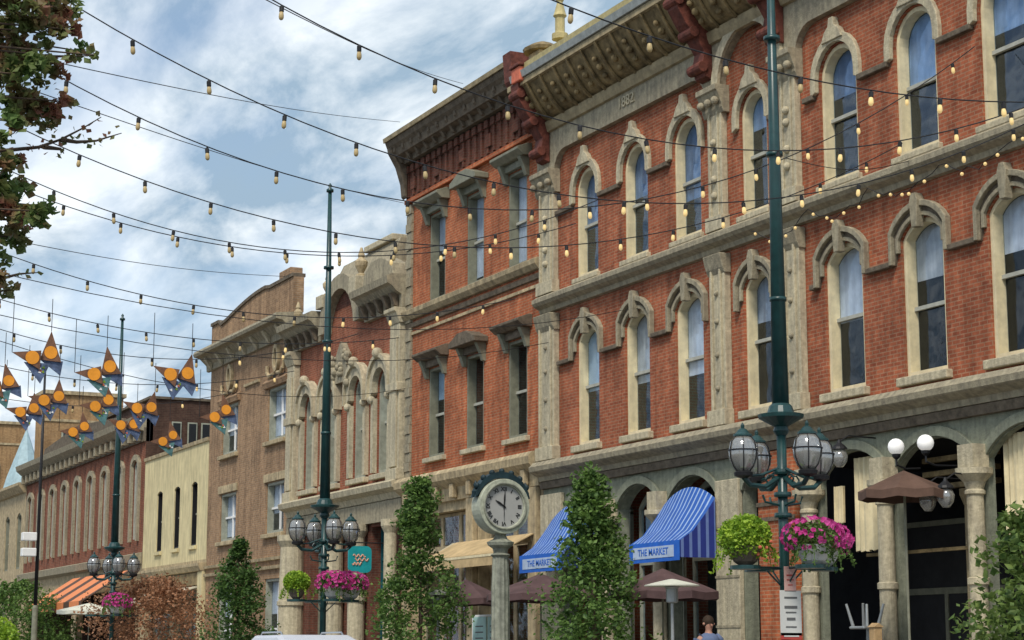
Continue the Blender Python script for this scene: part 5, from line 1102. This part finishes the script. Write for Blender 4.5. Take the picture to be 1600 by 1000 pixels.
# ------------------------------------------------------------------ painted pennants hung over the street
def pennant(label, px, py, zc, tilt, s=1.0, seed=0, wired=True):
    c = at(px, py, z=zc); T = thing('painted_pennant', label, 'pennant', tuple(c), 'painted pennants over the far end of the street'); rnd = random.Random(seed)
    def M3(u, v, w_):   # u across the street, v up
        ca, sa = math.cos(tilt), math.sin(tilt); return (c.x+s*(u*ca-v*sa), c.y+s*w_, c.z+s*(u*sa+v*ca))
    def tri(name, pts, m, w0, w1, parent):
        mb = MB(); n = len(pts); mb.add([M3(p[0], p[1], w0) for p in pts]+[M3(p[0], p[1], w1) for p in pts], [tuple(range(n)), tuple(range(2*n-1, n-1, -1))]+[(k, (k+1) % n, (k+1) % n+n, k+n) for k in range(n)]); return mb.build(name, m, parent)
    L1 = tri('panel', [(-.75, .20), (.05, .26), (.0, -.28)], 'p_brown', 0, .03, T); R1 = tri('panel', [(.02, .02), (.62, -.05), (.36, .82)], 'p_brown', .10, .13, T)
    B1 = tri('panel', [(-.42, -.06), (.30, -.10), (.02, -.66)], 'p_teal' if seed % 2 else 'p_blue', .05, .08, T); B2 = tri('panel', [(.05, .02), (.68, -.02), (.60, -.42)], 'p_blue', .15, .18, T)
    for (par, u, v, r_, w_) in ((L1, -.20, .06, .19, -.012), (R1, .33, .22, .18, .088)):
        tri('sun_disc', [(u+r_*math.cos(2*math.pi*k/18), v+r_*math.sin(2*math.pi*k/18)) for k in range(18)], 'orange', w_, w_+.011, par)
    for k in range(5):
        u, v = rnd.uniform(-.1, .15), rnd.uniform(-.42, -.16); tri('painted_fleck', [(u-.05, v), (u+.04, v-.03), (u+.02, v+.06)], ('leaf_lime', 'white', 'coral')[k % 3], .037, .048, B1)
    mb = MB(); A = Vector(M3(.36, .82, .115)); mb.tube([tuple(A), (A.x, A.y, A.z+.55)], .006, 4); mb.build('hanging_wire', 'wire', T); mb = MB()
    A2 = Vector(M3(-.75, .2, .015)); mb.tube([tuple(A2), (A2.x, A2.y, A2.z+.95)], .006, 4); hw_ = mb; hw_.build('hanging_wire', 'wire', T)
    return c
rows = [[(62, 562, 'leftmost painted pennant of the top row against the white sky'), (158, 586, 'painted pennant of the top row, touching the left lamp mast'), (276, 590, 'painted pennant of the top row, nearest to the tan brick building')],
        [(2, 608, 'painted pennant cut by the left picture edge'), (78, 628, 'painted pennant at the far left, over the thin black mast'), (158, 636, 'painted pennant just left of the left lamp mast, middle row'), (222, 642, 'painted pennant just right of the left lamp mast'), (344, 652, 'painted pennant overlapping the tan brick building')],
        [(40, 646, 'lower painted pennant at far left, left of the thin black mast'), (122, 676, 'painted pennant before the cornice of the far red brick building'), (196, 668, 'small painted pennant left of the cream building roof, right of the left lamp mast'), (262, 690, 'lowest painted pennant, over the cream building roof edge')]]
k = 0
for ri, (row, z_) in enumerate(zip(rows, (6.3, 6.1, 6.1))):
    cs = []
    for (px, py, lab) in row:
        cs.append(pennant(lab, px, py, z_, (.05, .22, -.15, .3)[k % 4], (.60, .54, .52)[ri], k)); k += 1
    a0, b0 = cs[0], cs[-1]; d = (b0-a0); A = a0-d*(2.6 if ri != 0 else 2.0); B = b0+d*((D-.3-b0.x)/d.x); 
    T = thing('cable', ('thin cable carrying the top row of painted pennants', 'thin cable carrying the middle row of painted pennants', 'thin cable carrying the lowest row of painted pennants')[ri], 'cable', (A.x, A.y, z_+1.2))
    mb = MB(); mb.tube([(A.x+(B.x-A.x)*j/16, A.y+(B.y-A.y)*j/16, z_+1.22+.012*((A.x+(B.x-A.x)*j/16)-9)**2) for j in range(17)], .008, 5); mb.build('strand', 'wire', T)

# ------------------------------------------------------------------ cars parked along the kerb (roofs just reach the frame)
def car(label, xc, y0, L, H, m, Wd=1.85):
    T = thing('parked_car', label, 'car', (xc, y0+L/2, 0), 'cars parked along the kerb')
    side = [(0, .35), (0, .75), (.08, .95), (.55, 1.02), (.9, H*.92), (1.4, H), (L*.62, H), (L*.74, H*.86), (L*.80, 1.05), (L-.15, .95), (L, .75), (L, .35)]
    sl_ = []; b = MB(); n = len(side); ws = [1 if p[1] < 1.1 else (.86 if p[1] < H*.97 else .76) for p in side]
    lv = [(xc-Wd/2*w_, y0+p[0], p[1]) for p, w_ in zip(side, ws)]; rv = [(xc+Wd/2*w_, y0+p[0], p[1]) for p, w_ in zip(side, ws)]
    b.add(lv+rv, [tuple(range(n)), tuple(range(2*n-1, n-1, -1))]+[(k, k+n, (k+1) % n+n, (k+1) % n) for k in range(n)]); bo = b.build('body', m, T, bevel=.06)
    for s in (-1, 1):
        g = MB(); pts = [(y0+.85, 1.10), (y0+1.15, H*.90), (y0+L*.60, H*.92), (y0+L*.72, 1.10)]; xa = xc+s*(Wd/2*.93+.02); xb = xc+s*(Wd/2*.83+.02)
        g.add([(xa, pts[0][0], pts[0][1]), (xb, pts[1][0], pts[1][1]), (xb, pts[2][0], pts[2][1]), (xa, pts[3][0], pts[3][1])], [(0, 1, 2, 3)]); g.build('side_window', 'car_glass', T)
        for y in (y0+.85, y0+L-.9):
            w_ = MB(); w_.tube([(xc+s*(Wd/2-.2), y, .34), (xc+s*(Wd/2+.02), y, .34)], .34, 20); wo = w_.build('wheel', 'tyre', T); w2 = MB(); w2.tube([(xc+s*(Wd/2+.021), y, .34), (xc+s*(Wd/2+.03), y, .34)], .2, 14); w2.build('rim', 'chrome', wo)
        h = MB(); h.box(xc+s*.55-.18, xc+s*.55+.18, y0-.03, y0-.003, .72, .88); h.build('tail_lamp', 'red', T)
    rr = MB(); rr.box(xc-.62, xc-.58, y0+1.5, y0+L*.6, H+.03, H+.06); rr.box(xc+.58, xc+.62, y0+1.5, y0+L*.6, H+.03, H+.06)
    for sx_ in (-.6, .6): q = MB(); q.tube([(xc+sx_, y0+1.5, H-.01), (xc+sx_, y0+1.6, H+.05), (xc+sx_, y0+L*.58, H+.05), (xc+sx_, y0+L*.6, H-.01)], .018, 6); q.build('roof_rail', 'chrome', T)
car('white tall car whose roof shows at the foot of the middle lamp post', 12.3, 33.0, 4.6, 1.83, 'car_white')
car('pale far car at the lower left below the orange awning', 12.6, 66, 4.6, 1.83, 'car_white')

# ------------------------------------------------------------------ person on the raised terrace under the blue awning
def person(cx_, cy_, z0):
    T = thing('person', 'person in a dull blue shirt standing under the fully visible blue awning', 'person', (cx_, cy_, z0))
    J = {'pel': (0, 0, .95), 'wst': (0, 0, 1.08), 'chs': (0, .01, 1.32), 'nk0': (0, 0, 1.47), 'nk': (0, 0, 1.54), 'hd0': (0, -.01, 1.60), 'hd': (0, -.01, 1.68), 'top': (0, 0, 1.755)}
    R_ = {'pel': .15, 'wst': .13, 'chs': .16, 'nk0': .09, 'nk': .055, 'hd0': .075, 'hd': .095, 'top': .06}
    Ed = [('pel', 'wst'), ('wst', 'chs'), ('chs', 'nk0'), ('nk0', 'nk'), ('nk', 'hd0'), ('hd0', 'hd'), ('hd', 'top')]
    for s, k in ((-1, 'l'), (1, 'r')):
        J.update({k+'sh': (s*.19, 0, 1.41), k+'el': (s*.25, .02, 1.13), k+'wr': (s*.22, -.16, .96), k+'hp': (s*.10, 0, .90), k+'kn': (s*.11, -.02, .50), k+'an': (s*.11, 0, .09), k+'to': (s*.12, -.17, .04)})
        R_.update({k+'sh': .07, k+'el': .045, k+'wr': .03, k+'hp': .10, k+'kn': .065, k+'an': .045, k+'to': .035})
        Ed += [('chs', k+'sh'), (k+'sh', k+'el'), (k+'el', k+'wr'), ('pel', k+'hp'), (k+'hp', k+'kn'), (k+'kn', k+'an'), (k+'an', k+'to')]
        for f_ in range(5):
            dx = (f_-2)*.016; nm = k+'f%d' % f_; J[nm+'a'] = (s*.22+dx, -.235, .945); J[nm+'b'] = (s*.22+dx*1.15, -.27-(.012 if f_ in (1, 2, 3) else 0), .92); R_[nm+'a'] = .010; R_[nm+'b'] = .008; Ed += [(k+'wr', nm+'a'), (nm+'a', nm+'b')]
    ks = list(J); me = bpy.data.meshes.new('body'); me.from_pydata([J[k] for k in ks], [(ks.index(a), ks.index(b)) for a, b in Ed], []); o = bpy.data.objects.new('body', me); C.objects.link(o)
    o.modifiers.new('skin', 'SKIN'); sb = o.modifiers.new('sub', 'SUBSURF'); sb.levels = sb.render_levels = 2
    if not me.skin_vertices: me.attributes.new('skin', 'FLOAT', 'POINT')
    try:
        for i, k in enumerate(ks): me.skin_vertices[0].data[i].radius = (R_[k], R_[k]*(.75 if k in ('pel', 'wst', 'chs') else 1))
        me.skin_vertices[0].data[0].use_root = True
    except Exception as e: print('skin', e)
    me.materials.append(M['skin']); o.parent = T; W[o] = W[T]
    def garment(name, m, prof, sc=(1, .72)):
        g = MB(); g.lathe((0, 0, 0), prof, 20); g.v = [(p[0]*sc[0], p[1]*sc[1], p[2]) for p in g.v]; g.v = [(p[0]+cx_, p[1]+cy_, p[2]+z0) for p in g.v]; return g
    g = garment('shirt', 'shirt', [(.17, .92), (.17, 1.05), (.19, 1.25), (.215, 1.38), (.17, 1.455), (.08, 1.50)])
    for s in (-1, 1): g.tube([(cx_+s*.15, cy_, z0+1.42), (cx_+s*.22, cy_+.01, z0+1.38), (cx_+s*.26, cy_+.02, z0+1.15)], [.085, .085, .065], 12)
    g.build('shirt', 'shirt', T, True)
    g = MB()
    for s in (-1, 1): g.tube([(cx_+s*.09, cy_, z0+.97), (cx_+s*.11, cy_-.02, z0+.5), (cx_+s*.11, cy_, z0+.10)], [.125, .09, .075], 12)
    g.lathe((cx_, cy_, z0), [(.15, .86), (.165, .95), (.15, 1.0)], 14); g.build('trousers', 'trousers', T, True)
    g = MB(); g.ball((cx_, cy_+.012, z0+1.70), .108, 14, 1.08); g.v = [p for p in g.v]; g.build('hair', 'hair', T, True)
    for s in (-1, 1): e = MB(); e.ball((cx_+s*.034, cy_-.098, z0+1.665), .011, 8); e.build('eye', 'black', T)
    e = MB(); e.ball((cx_, cy_-.112, z0+1.635), .016, 8); e.build('nose', 'skin', T); e = MB(); e.box(cx_-.022, cx_+.022, cy_-.104, cy_-.092, z0+1.598, z0+1.606); e.build('mouth', 'redbrown', T, bevel=.002)
    for s in (-1, 1): e = MB(); e.ball((cx_+s*.10, cy_-.005, z0+1.66), .025, 8); e.build('ear', 'skin', T)
q = at(1107, 966, x=18.2)
struct(box('terrace', 'pave', None, 17.2, D-.3, 30.4, 37.8, .131, q.z-1.76))
person(18.2, q.y, q.z-1.76)
